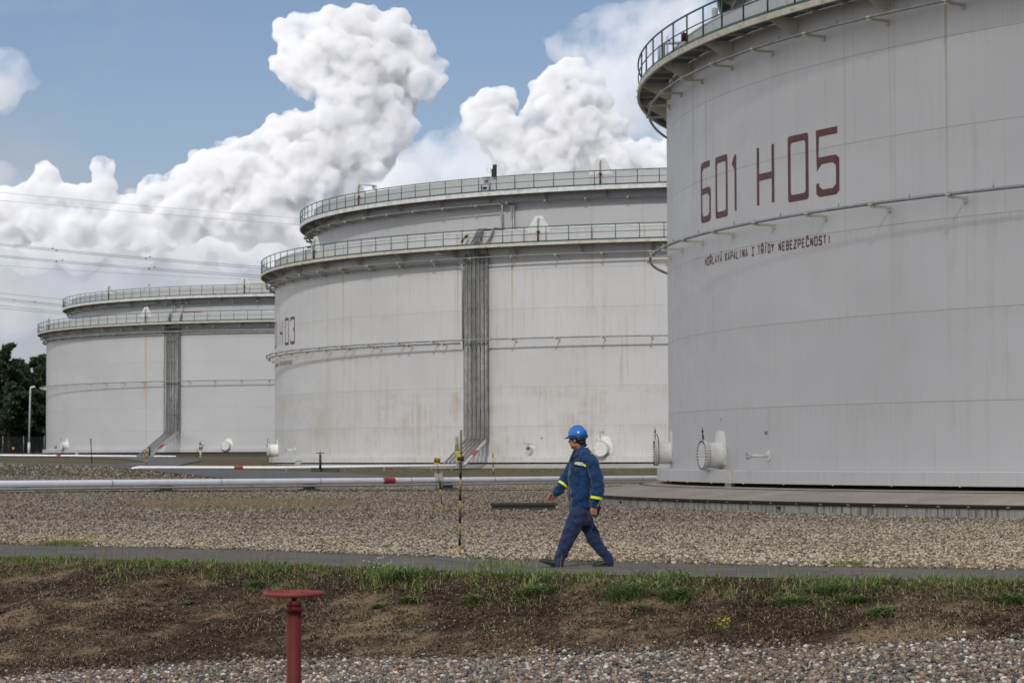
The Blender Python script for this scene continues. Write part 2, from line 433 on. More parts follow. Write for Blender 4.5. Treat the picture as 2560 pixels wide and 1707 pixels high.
def asphalt_mat(name, col):
    t = NT(name); c = t.coord()
    n2 = t.noise(c, 45., 5, .75); n = t.noise(c, .8, 6, .65)
    cc = t.ramp(n2, [(.3, tuple(x*.5 for x in col)), (.6, col), (.8, tuple(x*2.1 for x in col))])
    pz = t.noise(c, 2.6, 7, .7)
    cc = t.mix(t.ramp(pz, [(.50, 0.), (.66, .55)]), cc, tuple(x*.5 for x in col))
    vo = t.node('ShaderNodeTexVoronoi', feature='DISTANCE_TO_EDGE', ins={'Vector': t.mapping(c, (.8, .5, 1)), 'Scale': 1.}).outputs['Distance']
    cc = t.mix(t.ramp(vo, [(.008, .8), (.02, 0.)]), cc, tuple(x*.3 for x in col))
    cc = t.mix(t.ramp(n, [(.35, 0.), (.7, .5)]), cc, tuple(x*1.4 for x in (col[0]*1.05, col[1], col[2]*.9)))
    t.set(Base_Color=cc, Roughness=.9, Specular_IOR_Level=.2); t.bump(n2, .5, .01); return t.m
M['asphalt'] = asphalt_mat('old_asphalt', (.115, .108, .100))
M['asphalt2'] = asphalt_mat('road_asphalt', (.115, .115, .12))
strip('path', list(zip(NEARX, NEARY)), list(zip(FARX, FARY)), M['asphalt'], 900, 10)
# service road: comes from the left past the first tank, bends along the pipeline
strip('road', [(-46, 172), (-33, 160), (-24, 150), (-19, 138), (-14.5, 127.5), (-10, 124), (-4, 124)],
              [(-49, 182), (-37, 172), (-27, 163), (-19.5, 149.5), (-13, 146), (-9.5, 142), (-5.5, 132)], M['asphalt2'], 160, 10, .035)
strip('road', [(-56, 252), (-42, 246), (-33, 222), (-27, 190), (-24.5, 158)],
              [(-60, 258), (-36, 250), (-26, 218), (-22.5, 180), (-19.5, 149)], M['asphalt2'], 120, 8, .05)

# ------------------------------------------------------------------ stones
def ico():
    p = (1+5**.5)/2
    v = np.array([(-1, p, 0), (1, p, 0), (-1, -p, 0), (1, -p, 0), (0, -1, p), (0, 1, p), (0, -1, -p), (0, 1, -p), (p, 0, -1), (p, 0, 1), (-p, 0, -1), (-p, 0, 1)], float)
    v /= np.linalg.norm(v[0])
    f = np.array([(0, 11, 5), (0, 5, 1), (0, 1, 7), (0, 7, 10), (0, 10, 11), (1, 5, 9), (5, 11, 4), (11, 10, 2), (10, 7, 6), (7, 1, 8), (3, 9, 4), (3, 4, 2), (3, 2, 6), (3, 6, 8), (3, 8, 9), (4, 9, 5), (2, 4, 11), (6, 2, 10), (8, 6, 7), (9, 8, 1)])
    return v, f
def octa():
    v = np.array([(1, 0, 0), (-1, 0, 0), (0, 1, 0), (0, -1, 0), (0, 0, 1), (0, 0, -1)], float)
    f = np.array([(0, 2, 4), (2, 1, 4), (1, 3, 4), (3, 0, 4), (2, 0, 5), (1, 2, 5), (3, 1, 5), (0, 3, 5)])
    return v, f
def scatter(name, X, Y, size, m, base=ico, jit=.22, flat=.6, smooth=False, sink=.25, lift=0):
    v0, f0 = base(); n = len(X)
    s = size*(.55+.9*R_.rand(n)**1.6)
    V = v0[None]*(1+jit*(R_.rand(n, len(v0), 1)-.5)*2)
    sc = np.stack([s*(.75+.5*R_.rand(n)), s*(.75+.5*R_.rand(n)), s*(flat+.35*R_.rand(n))], -1)*.5
    V = V*sc[:, None]
    a = R_.rand(n)*6.283; tl = (R_.rand(n)-.5)*.9
    ca, sa, ct, st = np.cos(a), np.sin(a), np.cos(tl), np.sin(tl)
    x, y, z = V[..., 0], V[..., 1], V[..., 2]
    y, z = y*ct[:, None]-z*st[:, None], y*st[:, None]+z*ct[:, None]
    x, y = x*ca[:, None]-y*sa[:, None], x*sa[:, None]+y*ca[:, None]
    Z = ground(X, Y)+sc[:, 2]*(1-2*sink)+lift
    V = np.stack([x+X[:, None], y+Y[:, None], z+Z[:, None]], -1).reshape(-1, 3)
    Fc = (f0[None]+(np.arange(n)*len(v0))[:, None, None]).reshape(-1, 3)
    o = np_mesh(name, V, Fc, m, smooth=smooth); return o
def in_view(X, Y, margin): return np.abs(X) < (Y*.2+margin)
def pts(n, x0, x1, y0, y1): return x0+(x1-x0)*R_.rand(n), y0+(y1-y0)*R_.rand(n)
TANK = {5: (39.61, 87.19, .57), 3: (17.12, 188.30, 1.00), 1: (-19.13, 299.07, 1.91)}
RS, RI = 34.28, 31.49
# field gravel between path and pipeline
X, Y = pts(150000, -14, 14, 28, 58)
k = in_view(X, Y, 2.5) & (Y > np.interp(X, FARX, FARY)+.15+R_.rand(len(X))*.6) & (np.hypot(X-TANK[5][0], Y-TANK[5][1]) > RS+3.25)
X, Y = X[k], Y[k]
X2, Y2 = pts(190000, -28, 28, 58, 132)
lim = 127+(X2+10)*.3
k = in_view(X2, Y2, 4) & (Y2 < lim) & (np.hypot(X2-TANK[5][0], Y2-TANK[5][1]) > RS+3.25) & ~((R_.rand(len(X2)) < .75) & (np.abs(Y2-79) < 8) & (np.abs(X2+8.3) < 3.2))
X2, Y2 = X2[k], Y2[k]
tag(scatter('gravel', X, Y, .040, M['stones']), kind='stuff')
tag(scatter('gravel', X2, Y2, .050, M['stones'], octa, .3, .75), kind='stuff')
# bank gravel, left behind the pipeline
X, Y = pts(16000, -34, -6, 118, 160)
lim0 = np.interp(X, [-34, -24, -19, -14.5, -10], [160, 150, 138, 127.5, 120])
k = (Y < lim0-.5) & (Y > 105) & (R_.rand(len(X)) < .55)
tag(scatter('gravel', X[k], Y[k], .085, M['stones'], octa, .3, .8), kind='stuff')
# ditch gravel in front
X, Y = pts(270000, -9, 9, 19, 31)
yt = np.interp(X, TOEX, TOEY); e = (R_.rand(len(X))**2)*.9
k = (Y < yt-.05+e*.5+.12*wob(X, Y, 2.)) & in_view(X, Y, 1.5)
X, Y = X[k], Y[k]
tag(scatter('gravel', X, Y, .031, M['pebbles'], ico, .2, .6, smooth=True, lift=0), kind='stuff')
# second, sparser, layer resting on the first
k = R_.rand(len(X)) < .30
tag(scatter('gravel', X[k]+.02, Y[k]+.02, .042, M['pebbles'], ico, .2, .6, smooth=True, lift=.018), kind='stuff')
# crumbs and pale pebbles on the slope
X, Y = pts(60000, -9, 9, 25, 37)
yt, yn = np.interp(X, TOEX, TOEY), np.interp(X, NEARX, NEARY)
k = (Y > yt-.1) & (Y < yn-.2) & in_view(X, Y, 1.5)
tag(scatter('soil', X[k], Y[k], .024, M['clods'], octa, .35, .6, lift=-.002), kind='stuff')
print('stones ok')

# ------------------------------------------------------------------ grass, straw, weeds
def blade_arrays(X, Y, Z, h, w, lean, seg=3):
    n = len(X)
    t = np.linspace(0, 1, seg+1)[None]
    a = R_.rand(n)*6.283; l = lean*(.3+R_.rand(n))*h
    dx, dy = np.cos(a)*l, np.sin(a)*l
    # blade width runs across the lean direction mixed with random
    b = a+1.57+(R_.rand(n)-.5)
    px_ = X[:, None]+dx[:, None]*t**2; py_ = Y[:, None]+dy[:, None]*t**2
    pz_ = Z[:, None]+(h[:, None]*(t-.35*(lean*t)**2) if lean < 1.6 else h[:, None]*(1.6*t*(1-t)+.12))
    ww = w[:, None]*(1-t**1.6*.92)*.5
    V = np.stack([np.stack([px_-np.cos(b)[:, None]*ww, py_-np.sin(b)[:, None]*ww, pz_], -1),
                  np.stack([px_+np.cos(b)[:, None]*ww, py_+np.sin(b)[:, None]*ww, pz_], -1)], 2)
    V = V.reshape(n, -1, 3)
    f = np.array([(2*i, 2*i+1, 2*i+3, 2*i+2) for i in range(seg)])
    Fc = (f[None]+(np.arange(n)*V.shape[1])[:, None, None]).reshape(-1, 4)
    return V.reshape(-1, 3), Fc
def blades(name, X, Y, h, w, lean, m, z=None, sink=.01, **kw):
    Z = (ground(X, Y) if z is None else z)-sink
    V, Fc = blade_arrays(X, Y, Z, h, w, lean)
    o = np_mesh(name, V, Fc, m); tag(o, **kw); return o
def vnoise(X, Y, s, seed):
    return wob(X, Y, s, seed)*.5+wob(X+3, Y-5, s*2.3, seed+2)*.3+wob(X-1, Y+2, s*5.1, seed+5)*.2
# green band along the near edge of the path
X, d = pts(110000, -9, 9, -.35, 2.6)
yn = np.interp(X, NEARX, NEARY); Y = yn-d
wd = .38+.38*np.clip(vnoise(X, X*0, 1.1, 3)+.2, 0, 1)+.30*(vnoise(X, X*0, .45, 8) > .05)
den = np.where(d < .05, .22*np.exp(-((.05-d)/.12)), np.exp(-(np.maximum(d-.40, 0)/wd)**1.3))
den = den*np.clip(.50+2.8*vnoise(X, Y, 2.3, 1), .06, 1)
den = np.maximum(den, .10*np.exp(-np.abs(d-1.)/.8)*(vnoise(X, Y, 2.9, 15) > .12))
k = (R_.rand(len(X)) < den) & in_view(X, Y, 1.2)
X, Y, d = X[k], Y[k], d[k]
hh = (.045+.10*R_.rand(len(X))**1.3)*(.8+.9*np.clip(vnoise(X, Y, 2., 7)+.3, 0, 1))*np.where(d < .1, .55, 1)
blades('grass', X, Y, hh, .008+.008*R_.rand(len(X)), .9, M['grass'], kind='stuff')
# taller thin seed stems
X, Y = pts(9000, -9, 9, 26, 40); yn = np.interp(X, NEARX, NEARY); d = yn-Y
k = (d > -.1) & (d < 1.3) & in_view(X, Y, 1.5); X, Y = X[k], Y[k]
blades('grass', X, Y, .18+.16*R_.rand(len(X)), .006+0*X, .35, M['verge'], kind='stuff')
# verge on the far side of the path
X, Y = pts(90000, -12, 10, 29, 47); yf = np.interp(X, FARX, FARY); d = Y-yf
k = (d > -.25) & (d < 1.1) & (R_.rand(len(X)) < np.exp(-np.abs(d-.15)/.35)*(.3+.9*(vnoise(X, Y, 1.3, 9) > -.1))*.8) & in_view(X, Y, 1.8)
X, Y = X[k], Y[k]
blades('grass', X, Y, .04+.07*R_.rand(len(X)), .008+.006*R_.rand(len(X)), .8, M['verge'], kind='stuff')
# dry ochre grass in the gravel, and thin weeds spread over the field
X, Y = pts(60000, -13, -3, 71, 88)
k = (((X+8.2)/3.3)**2+((Y-79)/7)**2 < 1+.4*vnoise(X, Y, .8, 2)) & (R_.rand(len(X)) < .55)
blades('dry_grass', X[k], Y[k], .06+.09*R_.rand(k.sum()), .02+0*X[k], .8, M['pale_straw'], kind='stuff')
X, Y = pts(5000, -14, 16, 36, 120); k = in_view(X, Y, 2) & (vnoise(X, Y, .5, 4) > .22)
blades('dry_grass', X[k], Y[k], .07+.08*R_.rand(k.sum()), .015+0*X[k], .9, M['verge'], kind='stuff')
# green and brown growth round the pads and road
X, Y = pts(60000, -42, 20, 118, 262)
r3 = np.hypot(X-TANK[3][0], Y-TANK[3][1])-RS; r1 = np.hypot(X-TANK[1][0], Y-TANK[1][1])-RS
g3 = (r3 > 2.7) & (r3 < 12) & (X > -18); g1 = (r1 > 2.4) & (r1 < 12)
bk = (Y < 166) & (X < -12) & (Y > np.interp(X, [-34, -24, -19, -14.5], [150, 140, 130, 122])) & (Y < np.interp(X, [-46, -33, -24, -19, -14.5], [172, 160, 150, 138, 127.5]))
k = (g3 | g1 | bk) & (vnoise(X, Y, .35, 6) > -.12) & in_view(X, Y, 5)
X, Y = X[k], Y[k]
blades('grass', X, Y, np.where(bk[k], .06, .03)+.08*R_.rand(len(X))**2, .05+.03*R_.rand(len(X)), .8, M['verge'], kind='stuff')
# dead grass mats and roots lying on the slope
X, Y = pts(260000, -9, 9, 25, 36); yt, yn = np.interp(X, TOEX, TOEY), np.interp(X, NEARX, NEARY)
k = (Y > yt-.15) & (Y < yn-.3) & in_view(X, Y, 1.5) & (vnoise(X, Y*1.6, 1.5, 8) > -.10)
X, Y = X[k], Y[k]; n = len(X)
blades('dry_grass', X, Y, .025+.05*R_.rand(n), .007+.006*R_.rand(n), 3.0, M['straw'], kind='stuff', sink=0)
X, Y = pts(26000, -9, 9, 25, 36); yt, yn = np.interp(X, TOEX, TOEY), np.interp(X, NEARX, NEARY)
k = (Y > yt-.2) & (Y < yn-1.2) & in_view(X, Y, 1.5) & (vnoise(X, Y, 1.1, 12) > .12); X, Y = X[k], Y[k]; n = len(X)
blades('dry_grass', X, Y, .03+.06*R_.rand(n), .005+.003*R_.rand(n), 2.6, M['pale_straw'], kind='stuff', sink=0)
# brown dead clumps
cx, cy = pts(150, -8, 8, 26, 36); yt, yn = np.interp(cx, TOEX, TOEY), np.interp(cx, NEARX, NEARY)
k = (cy > yt+.1) & (cy < yn-.8); cx, cy = cx[k], cy[k]
X = np.repeat(cx, 110)+R_.randn(len(cx)*110)*.05; Y = np.repeat(cy, 110)+R_.randn(len(cx)*110)*.05
blades('dry_grass', X, Y, .05+.09*R_.rand(len(X)), .007+0*X, 1.5, M['straw'], kind='stuff')

def tuft(name, x, y, r, h, n, m, label, group=None, lean=.9, cat='grass tuft', w=.011):
    """one clump of blades, its own object standing at its foot"""
    z = gz(x, y); a = R_.rand(n)*6.283; q = r*R_.rand(n)**.8
    X, Y = q*np.cos(a), q*np.sin(a)
    V, Fc = blade_arrays(X, Y, ground(X+x, Y+y)-z-.01, h*(.5+.6*R_.rand(n)), np.full(n, w)*(.7+.6*R_.rand(n)), lean)
    o = np_mesh(name, V, Fc, m); o.location = (x, y, z)
    return tag(o, label, cat, group)
def slope_at(x, y):
    """walk along a sight line until it meets the terrain"""
    D = 22.
    while D < 200:
        a = px(x, y, D)
        if a[2] <= gz(a[0], a[1]): return a
        D += .02 if D < 45 else .2
    return a
TUFTS = [(945, 1515, .10, .17, 'small green tuft on bare soil left of the red post, lowest of its cluster'),
         (405, 1460, .10, .13, 'lone small green tuft, leftmost one on the dark bare slope'),
         (635, 1460, .16, .17, 'green tuft on the slope just left of the red handwheel'),
         (468, 1505, .11, .12, 'low green tuft between the lone left tuft and the red post'),
         (1000, 1445, .26, .33, 'tall bushy green tuft at the path edge right of the red handwheel'),
         (1016, 1500, .11, .20, 'narrow upright green tuft on bare soil below the tall bushy one'),
         (1180, 1500, .15, .20, 'leafy light green tuft on the slope below the striped post'),
         (1342, 1478, .24, .22, 'round green tuft on the slope directly below the front shoe of the walking man'),
         (1560, 1485, .36, .30, 'wide bushy green tuft right below the rear shoe of the walking man'),
         (1593, 1520, .10, .16, 'narrow green tuft hanging below the wide bushy tuft'),
         (1685, 1490, .26, .28, 'arching green tuft, next one right of the wide bushy tuft'),
         (1968, 1505, .20, .24, 'green tuft on the slope half way between arching tuft and pale boulder'),
         (2130, 1500, .18, .22, 'green tuft above the pale boulder, left of the low spreading one'),
         (2190, 1530, .24, .17, 'low spreading green tuft above and right of the pale boulder'),
         (2070, 1475, .24, .22, 'green tuft near the path edge above the pale boulder'),
         (2520, 1500, .22, .24, 'green tuft at the right end of the grass bank')]
for (x, y, r, h, lab) in TUFTS:
    a = slope_at(x, y+4)
    tuft('grass_tuft', a[0], a[1], r*.62, h, int(190*r/.2)+40, M['tuft'], lab, 'green tufts on the bank', 1.35, w=.015)
# distinct flowering plants
def flowers(name, x, y, r, h, n, m, label, cat, nb, bl=M['tuft'], wide=1., fs=.018):
    o = tuft(name, x, y, r, h*.9, nb, bl, label, None, .7, cat)
    X = (R_.rand(n)-.5)*2*r*wide; Y = (R_.rand(n)-.5)*2*r
    z = h*(.65+.5*R_.rand(n))+ground(X+x, Y+y)-gz(x, y)
    mb = MB()
    for i in range(n):
        c = Vector((X[i], Y[i], z[i])); q = fs*(.7+.6*rnd.random())
        v = [c+Vector((q*math.cos(t), -.3*q+q*.4*math.sin(t*3), q*math.sin(t)*.8)) for t in (0, 1.26, 2.5, 3.8, 5.0)]
        mb.add(v, [(0, 1, 2, 3, 4)])
    tag(mb.obj('flower_heads', m, o), kind='stuff')
    return o
a = slope_at(150, 1366); flowers('yellow_wildflower', a[0], a[1]+.6, .42, .14, 55, M['petal'], 'low bush of yellow wildflowers at the far edge of the path, left side', 'wildflowers', 700, M['grass'], 1.2, .013)
a = slope_at(2130, 1416); flowers('yellow_wildflower', a[0], a[1]+.5, .25, .11, 12, M['petal'], 'small patch of yellow wildflowers at the far path edge under the right tank', 'wildflowers', 300, M['grass'], 1., .012)
a = slope_at(1245, 1404); flowers('white_wildflower', a[0], a[1]-1.6, .45, .16, 40, M['daisy'], 'cluster of tiny white wildflowers at the path edge right of the striped post', 'wildflowers', 260, M['grass'], 1.2, .008)
a = slope_at(1122, 1425); flowers('white_wildflower', a[0]-.8, a[1]-.2, .3, .22, 26, M['daisy'], 'few white wildflowers on the near side of the path left of the striped post', 'wildflowers', 160, M['grass'], 1., .008)
a = slope_at(1801, 1562); flowers('flowering_weed', a[0], a[1], .09, .06, 16, M['petal'], 'small yellow green flowering weed alone on the bare slope', 'weed', 220, M['grass'], 1., .012)
a = slope_at(2310, 1582); tuft('straw_clump', a[0], a[1], .42, .10, 900, M['pale_straw'], 'pale dry straw clump on the slope at the right', 'dry clumps', 2.2, 'dry grass', .007)
a = slope_at(1440, 1625); tuft('straw_clump', a[0]-.75, a[1], .45, .07, 900, M['pale_straw'], 'pale dry straw clump at the foot of the slope below the walking man', 'dry clumps', 2.2, 'dry grass', .007)
a = slope_at(1000, 1622); tuft('straw_clump', a[0], a[1], .28, .07, 420, M['pale_straw'], 'pale dry straw clump at the gravel edge right of the red post', 'dry clumps', 2.2, 'dry grass', .007)

def boulder(name, x, y, size, m, label):
    a = slope_at(x, y); bm = bmesh.new(); bmesh.ops.create_icosphere(bm, subdivisions=3, radius=1)
    for v in bm.verts:
        k = 1+.10*math.sin(v.co.x*3.1+x)+.08*math.sin(v.co.y*4+v.co.z*3)
        v.co = Vector((v.co.x*size[0]*k, v.co.y*size[1]*k, v.co.z*size[2]*k))
    for f in bm.faces: f.smooth = True
    me = bpy.data.meshes.new(name); bm.to_mesh(me); bm.free()
    o = link(name, me, None, m); o.location = (a[0], a[1], a[2]+size[2]*.55)
    return tag(o, label, 'stone')
M['boulder'] = simple('pale_stone', (.36, .32, .25), .7, var=.2, scale=12)
M['stone_red'] = simple('reddish_stone', (.16, .07, .045), .8, var=.25, scale=14)
boulder('boulder', 2143, 1627, (.058, .05, .036), M['boulder'], 'smooth pale rounded stone resting where the slope meets the gravel')
boulder('stone', 936, 1655, (.05, .03, .022), M['stone_red'], 'reddish brown flat stone at the gravel edge right of the red post')
boulder('stone', 1010, 1658, (.05, .03, .022), M['boulder'], 'pale stone lying at the gravel edge beside the reddish one')
boulder('stone', 758, 1667, (.065, .04, .022), M['boulder'], 'flat tan stone on the gravel just right of the red post')

# ------------------------------------------------------------------ lettering (stroke font)
def stroke(mb, pts, w, rad_at, place, closed=False, hw=None):
    """mitred band along pts; hw = thickness for horizontal runs, w for vertical ones"""
    P = [Vector(p) for p in pts]; n = len(P); L = []; Rr = []
    hw = hw or w
    def th(d): return w*abs(d.y)+hw*abs(d.x)
    for i in range(n):
        if closed or 0 < i < n-1:
            a = (P[i]-P[i-1]).normalized(); b = (P[(i+1) % n]-P[i]).normalized()
        elif i == 0: a = b = (P[1]-P[0]).normalized()
        else: a = b = (P[-1]-P[-2]).normalized()
        na, nb = Vector((-a.y, a.x))*th(a)/2, Vector((-b.y, b.x))*th(b)/2
        cr = a.x*b.y-a.y*b.x
        if abs(cr) < 1e-4: o = na
        else:
            # intersection of the two offset lines
            q1, q2 = P[i]+na, P[i]+nb
            t = ((q2.x-q1.x)*b.y-(q2.y-q1.y)*b.x)/cr
            o = q1+a*t-P[i]
            if o.length > 1.25*th(a): o = o.normalized()*max(th(a), th(b))*.62
        L.append(P[i]+o); Rr.append(P[i]-o)
    m = n if closed else n-1
    for i in range(m):
        j = (i+1) % n
        # subdivide long horizontal runs so that they follow the curved wall
        k = max(1, int(abs(P[j].x-P[i].x)/.25))
        for q in range(k):
            t0, t1 = q/k, (q+1)/k
            v = [Rr[i].lerp(Rr[j], t0), Rr[i].lerp(Rr[j], t1), L[i].lerp(L[j], t1), L[i].lerp(L[j], t0)]
            mb.add([place(u.x, u.y, rad_at) for u in v], [(0, 1, 2, 3)]); mb.uv.extend([(u.x, u.y) for u in v])
c_ = .14
def rr(x0, y0, x1, y1, c=c_):
    d = c*.62; k = c*.3; e = d*.62; f = k*.62; e2 = e*.6
    return [(x0+d*1.3, y0), (x1-d*1.3, y0), (x1-f, y0+f*.55), (x1, y0+e), (x1, y1-e), (x1-f, y1-f*.55), (x1-d*1.3, y1), (x0+d*1.3, y1), (x0+f, y1-f*.55), (x0, y1-e), (x0, y0+e), (x0+f, y0+f*.55)]
# glyphs in a 1 x 1 box of stroke centre lines; (points, closed)
G = {
 '0': [(rr(0, 0, 1, 1), 1)], 'O': [(rr(0, 0, 1, 1, .2), 1)],
 '6': [([(1, 1), (.16, 1), (0, .94), (0, .06), (.16, 0), (.84, 0), (1, .06), (1, .46), (.84, .52), (.04, .52)], 0)],
 '1': [([(1, 0), (1, 1)], 0), ([(.92, .93), (.15, .80)], 0)],
 'H': [([(0, 0), (0, 1)], 0), ([(1, 0), (1, 1)], 0), ([(.1, .48), (.9, .48)], 0)],
 '5': [([(1, 1), (0, 1), (0, .46), (.12, .54), (.84, .54), (1, .48), (1, .06), (.84, 0), (.16, 0), (0, .06), (0, .17)], 0)],
 '3': [([(0, .86), (0, .94), (.16, 1), (.84, 1), (1, .94), (1, .60), (.84, .53), (1, .46), (1, .06), (.84, 0), (.16, 0), (0, .06), (0, .14)], 0)],
 'A': [([(0, 0), (.5, 1), (1, 0)], 0), ([(.24, .3), (.76, .3)], 0)],
 'B': [([(0, 0), (0, 1), (.8, 1), (1, .88), (1, .62), (.8, .52), (1, .40), (1, .12), (.8, 0)], 0), ([(0, 0), (.8, 0)], 0), ([(.1, .52), (.8, .52)], 0)],
 'Č': [([(1, .78), (1, .86), (.8, 1), (.2, 1), (0, .86), (0, .14), (.2, 0), (.8, 0), (1, .14), (1, .22)], 0), ([(.1, 1.32), (.5, 1.18), (.9, 1.32)], 0)],
 'D': [([(0, 0), (0, 1), (.75, 1), (1, .85), (1, .15), (.75, 0)], 0), ([(.1, 0), (.75, 0)], 0)],
 'E': [([(1, 1), (0, 1), (0, 0), (1, 0)], 0), ([(.1, .52), (.85, .52)], 0)],
 'I': [([(.5, 0), (.5, 1)], 0)],
 'Í': [([(.5, 0), (.5, 1)], 0), ([(.5, 1.18), (.9, 1.36)], 0)],
 'J': [([(.5, 0), (.5, 1)], 0), ([(.05, 1), (.95, 1)], 0), ([(.05, 0), (.95, 0)], 0)],
 'K': [([(0, 0), (0, 1)], 0), ([(1, 1), (.15, .5), (1, 0)], 0)],
 'L': [([(0, 1), (0, 0), (1, 0)], 0)],
 'N': [([(0, 0), (0, 1)], 0), ([(1, 0), (1, 1)], 0), ([(.04, .94), (.96, .06)], 0)],
 'P': [([(0, 0), (0, 1), (.8, 1), (1, .88), (1, .56), (.8, .45), (.1, .45)], 0)],
 'Ř': [([(0, 0), (0, 1), (.8, 1), (1, .88), (1, .56), (.8, .45), (.1, .45)], 0), ([(.5, .4), (1, 0)], 0), ([(.1, 1.32), (.5, 1.18), (.9, 1.32)], 0)],
 'Á': [([(0, 0), (.5, 1), (1, 0)], 0), ([(.24, .3), (.76, .3)], 0), ([(.4, 1.18), (.85, 1.36)], 0)],
 'S': [([(1, .8), (1, .88), (.8, 1), (.2, 1), (0, .88), (0, .64), (.2, .54), (.8, .46), (1, .36), (1, .12), (.8, 0), (.2, 0), (0, .12), (0, .2)], 0)],
 'T': [([(.5, 0), (.5, .94)], 0), ([(0, 1), (1, 1)], 0)],
 'V': [([(0, 1), (.5, 0), (1, 1)], 0)],
 'Y': [([(.5, 0), (.5, .5)], 0), ([(0, 1), (.5, .52), (1, 1)], 0)],
 'Z': [([(0, 1), (1, 1), (0, 0), (1, 0)], 0)],
 'X': [([(0, 0), (1, 1)], 0), ([(0, 1), (1, 0)], 0)],
 '.': [([(.5, 0), (.5, .10)], 0)],
 'M': [([(0, 0), (0, 1), (.5, .35), (1, 1), (1, 0)], 0)],
 'R': [([(0, 0), (0, 1), (.8, 1), (1, .88), (1, .56), (.8, .45), (.1, .45)], 0), ([(.5, .4), (1, 0)], 0)],
 '2': [([(0, .84), (0, .94), (.16, 1), (.84, 1), (1, .94), (1, .6), (0, .12), (0, 0), (1, 0)], 0)],
 '8': [(rr(0, 0, 1, 1), 1), ([(.1, .52), (.9, .52)], 0)], '4': [([(.8, 0), (.8, 1), (0, .3), (1, .3)], 0)],
 '7': [([(0, 1), (1, 1), (.4, 0)], 0)], 'C': [([(1, .78), (1, .86), (.8, 1), (.2, 1), (0, .86), (0, .14), (.2, 0), (.8, 0), (1, .14), (1, .22)], 0)],
}
def text_mesh(name, items, place, m, parent, base=0.):
    """items: (char, x0, x1, y0, y1, w, hw) in flat coordinates"""
    mb = MB(); mb.uv = []
    for (ch, x0, x1, y0, y1, w, hw) in items:
        if ch == ' ': continue
        for i, (P, cl) in enumerate(G[ch]):
            Q = [(x0+w/2+(x1-x0-w)*x, y0+hw/2+(y1-y0-hw)*y) for x, y in P]
            stroke(mb, Q, w, base+.002*i, place, bool(cl), hw)
    o = mb.obj(name, m, parent)
    ul = o.data.uv_layers.new(name='UVMap')
    for l in o.data.loops: ul.data[l.index].uv = mb.uv[l.vertex_index]
    return o
def word(s, x0, x1, y0, y1, w, gap=.3, hw=None):
    n = len(s); p = (x1-x0)/(n-gap); out = []
    for i, ch in enumerate(s): out.append((ch, x0+i*p, x0+i*p+p*(1-gap), y0, y1, w, hw or w))
    return out

# ------------------------------------------------------------------ tanks
def cyl(R, z0, z1, a0, a1, n, thick=.012, uv=True, name='shell', m=None, parent=None):
    """curved wall from angle a0 to a1 (degrees, 0 = towards the camera side), UV in metres"""
    full = a1-a0 >= 360
    q = np.radians(np.linspace(a0, a1, n+1))
    zz = np.array([z0, z1])
    V = []; 
    for r in (R, R-thick):
        V.append(np.stack([np.repeat(r*np.sin(q), 2), np.repeat(-r*np.cos(q), 2), np.tile(zz, n+1)], -1))
    V = np.concatenate(V); k = 2*(n+1)
    Fc = []
    for i in range(n):
        a = 2*i
        Fc.append((a, a+2, a+3, a+1)); Fc.append((k+a, k+a+1, k+a+3, k+a+2))
        Fc.append((a+1, a+3, k+a+3, k+a+1)); Fc.append((a, k+a, k+a+2, a+2))
    o = np_mesh(name, V, np.array(Fc), m, parent, smooth=True)
    me = o.data
    e = me.attributes.new('sharp_edge', 'BOOLEAN', 'EDGE') if not me.attributes.get('sharp_edge') else me.attributes['sharp_edge']
    ul = me.uv_layers.new(name='UVMap')
    uvv = np.stack([np.concatenate([np.repeat(q*R, 2)]*2), V[:, 2]], -1)
    li = np.zeros(len(me.loops), dtype=np.int32); me.loops.foreach_get('vertex_index', li)
    ul.data.foreach_set('uv', uvv[li].astype(np.float32).ravel())
    me.set_sharp_from_angle(angle=rad(40))
    return o
def pol(r, a, z): a = rad(a); return Vector((r*math.sin(a), -r*math.cos(a), z))
def Rz(a): return Matrix.Rotation(rad(a), 3, 'Z')     # local -Y turns to the outward normal at angle a
def arc(r, z, a0, a1, step=1.2):
    n = max(2, int(abs(a1-a0)/step)); return [pol(r, a0+(a1-a0)*i/n, z) for i in range(n+1)]
def loc_box(mb, a, r, z, d):
    """box centred at radius r, angle a, height z; d = (tangential, radial, vertical)"""
    mb.box(pol(r, a, z), d, M=Rz(a))

def ring_annulus(mb, r0, r1, z, a0, a1, th=.03, step=1.5):
    n = int((a1-a0)/step)
    for i in range(n):
        a, b = a0+(a1-a0)*i/n, a0+(a1-a0)*(i+1)/n
        v = [pol(r0, a, z), pol(r1, a, z), pol(r1, b, z), pol(r0, b, z)]
        mb.add(v, [(0, 3, 2, 1)]); mb.add([u-Vector((0, 0, th)) for u in v], [(0, 1, 2, 3)])
    return mb

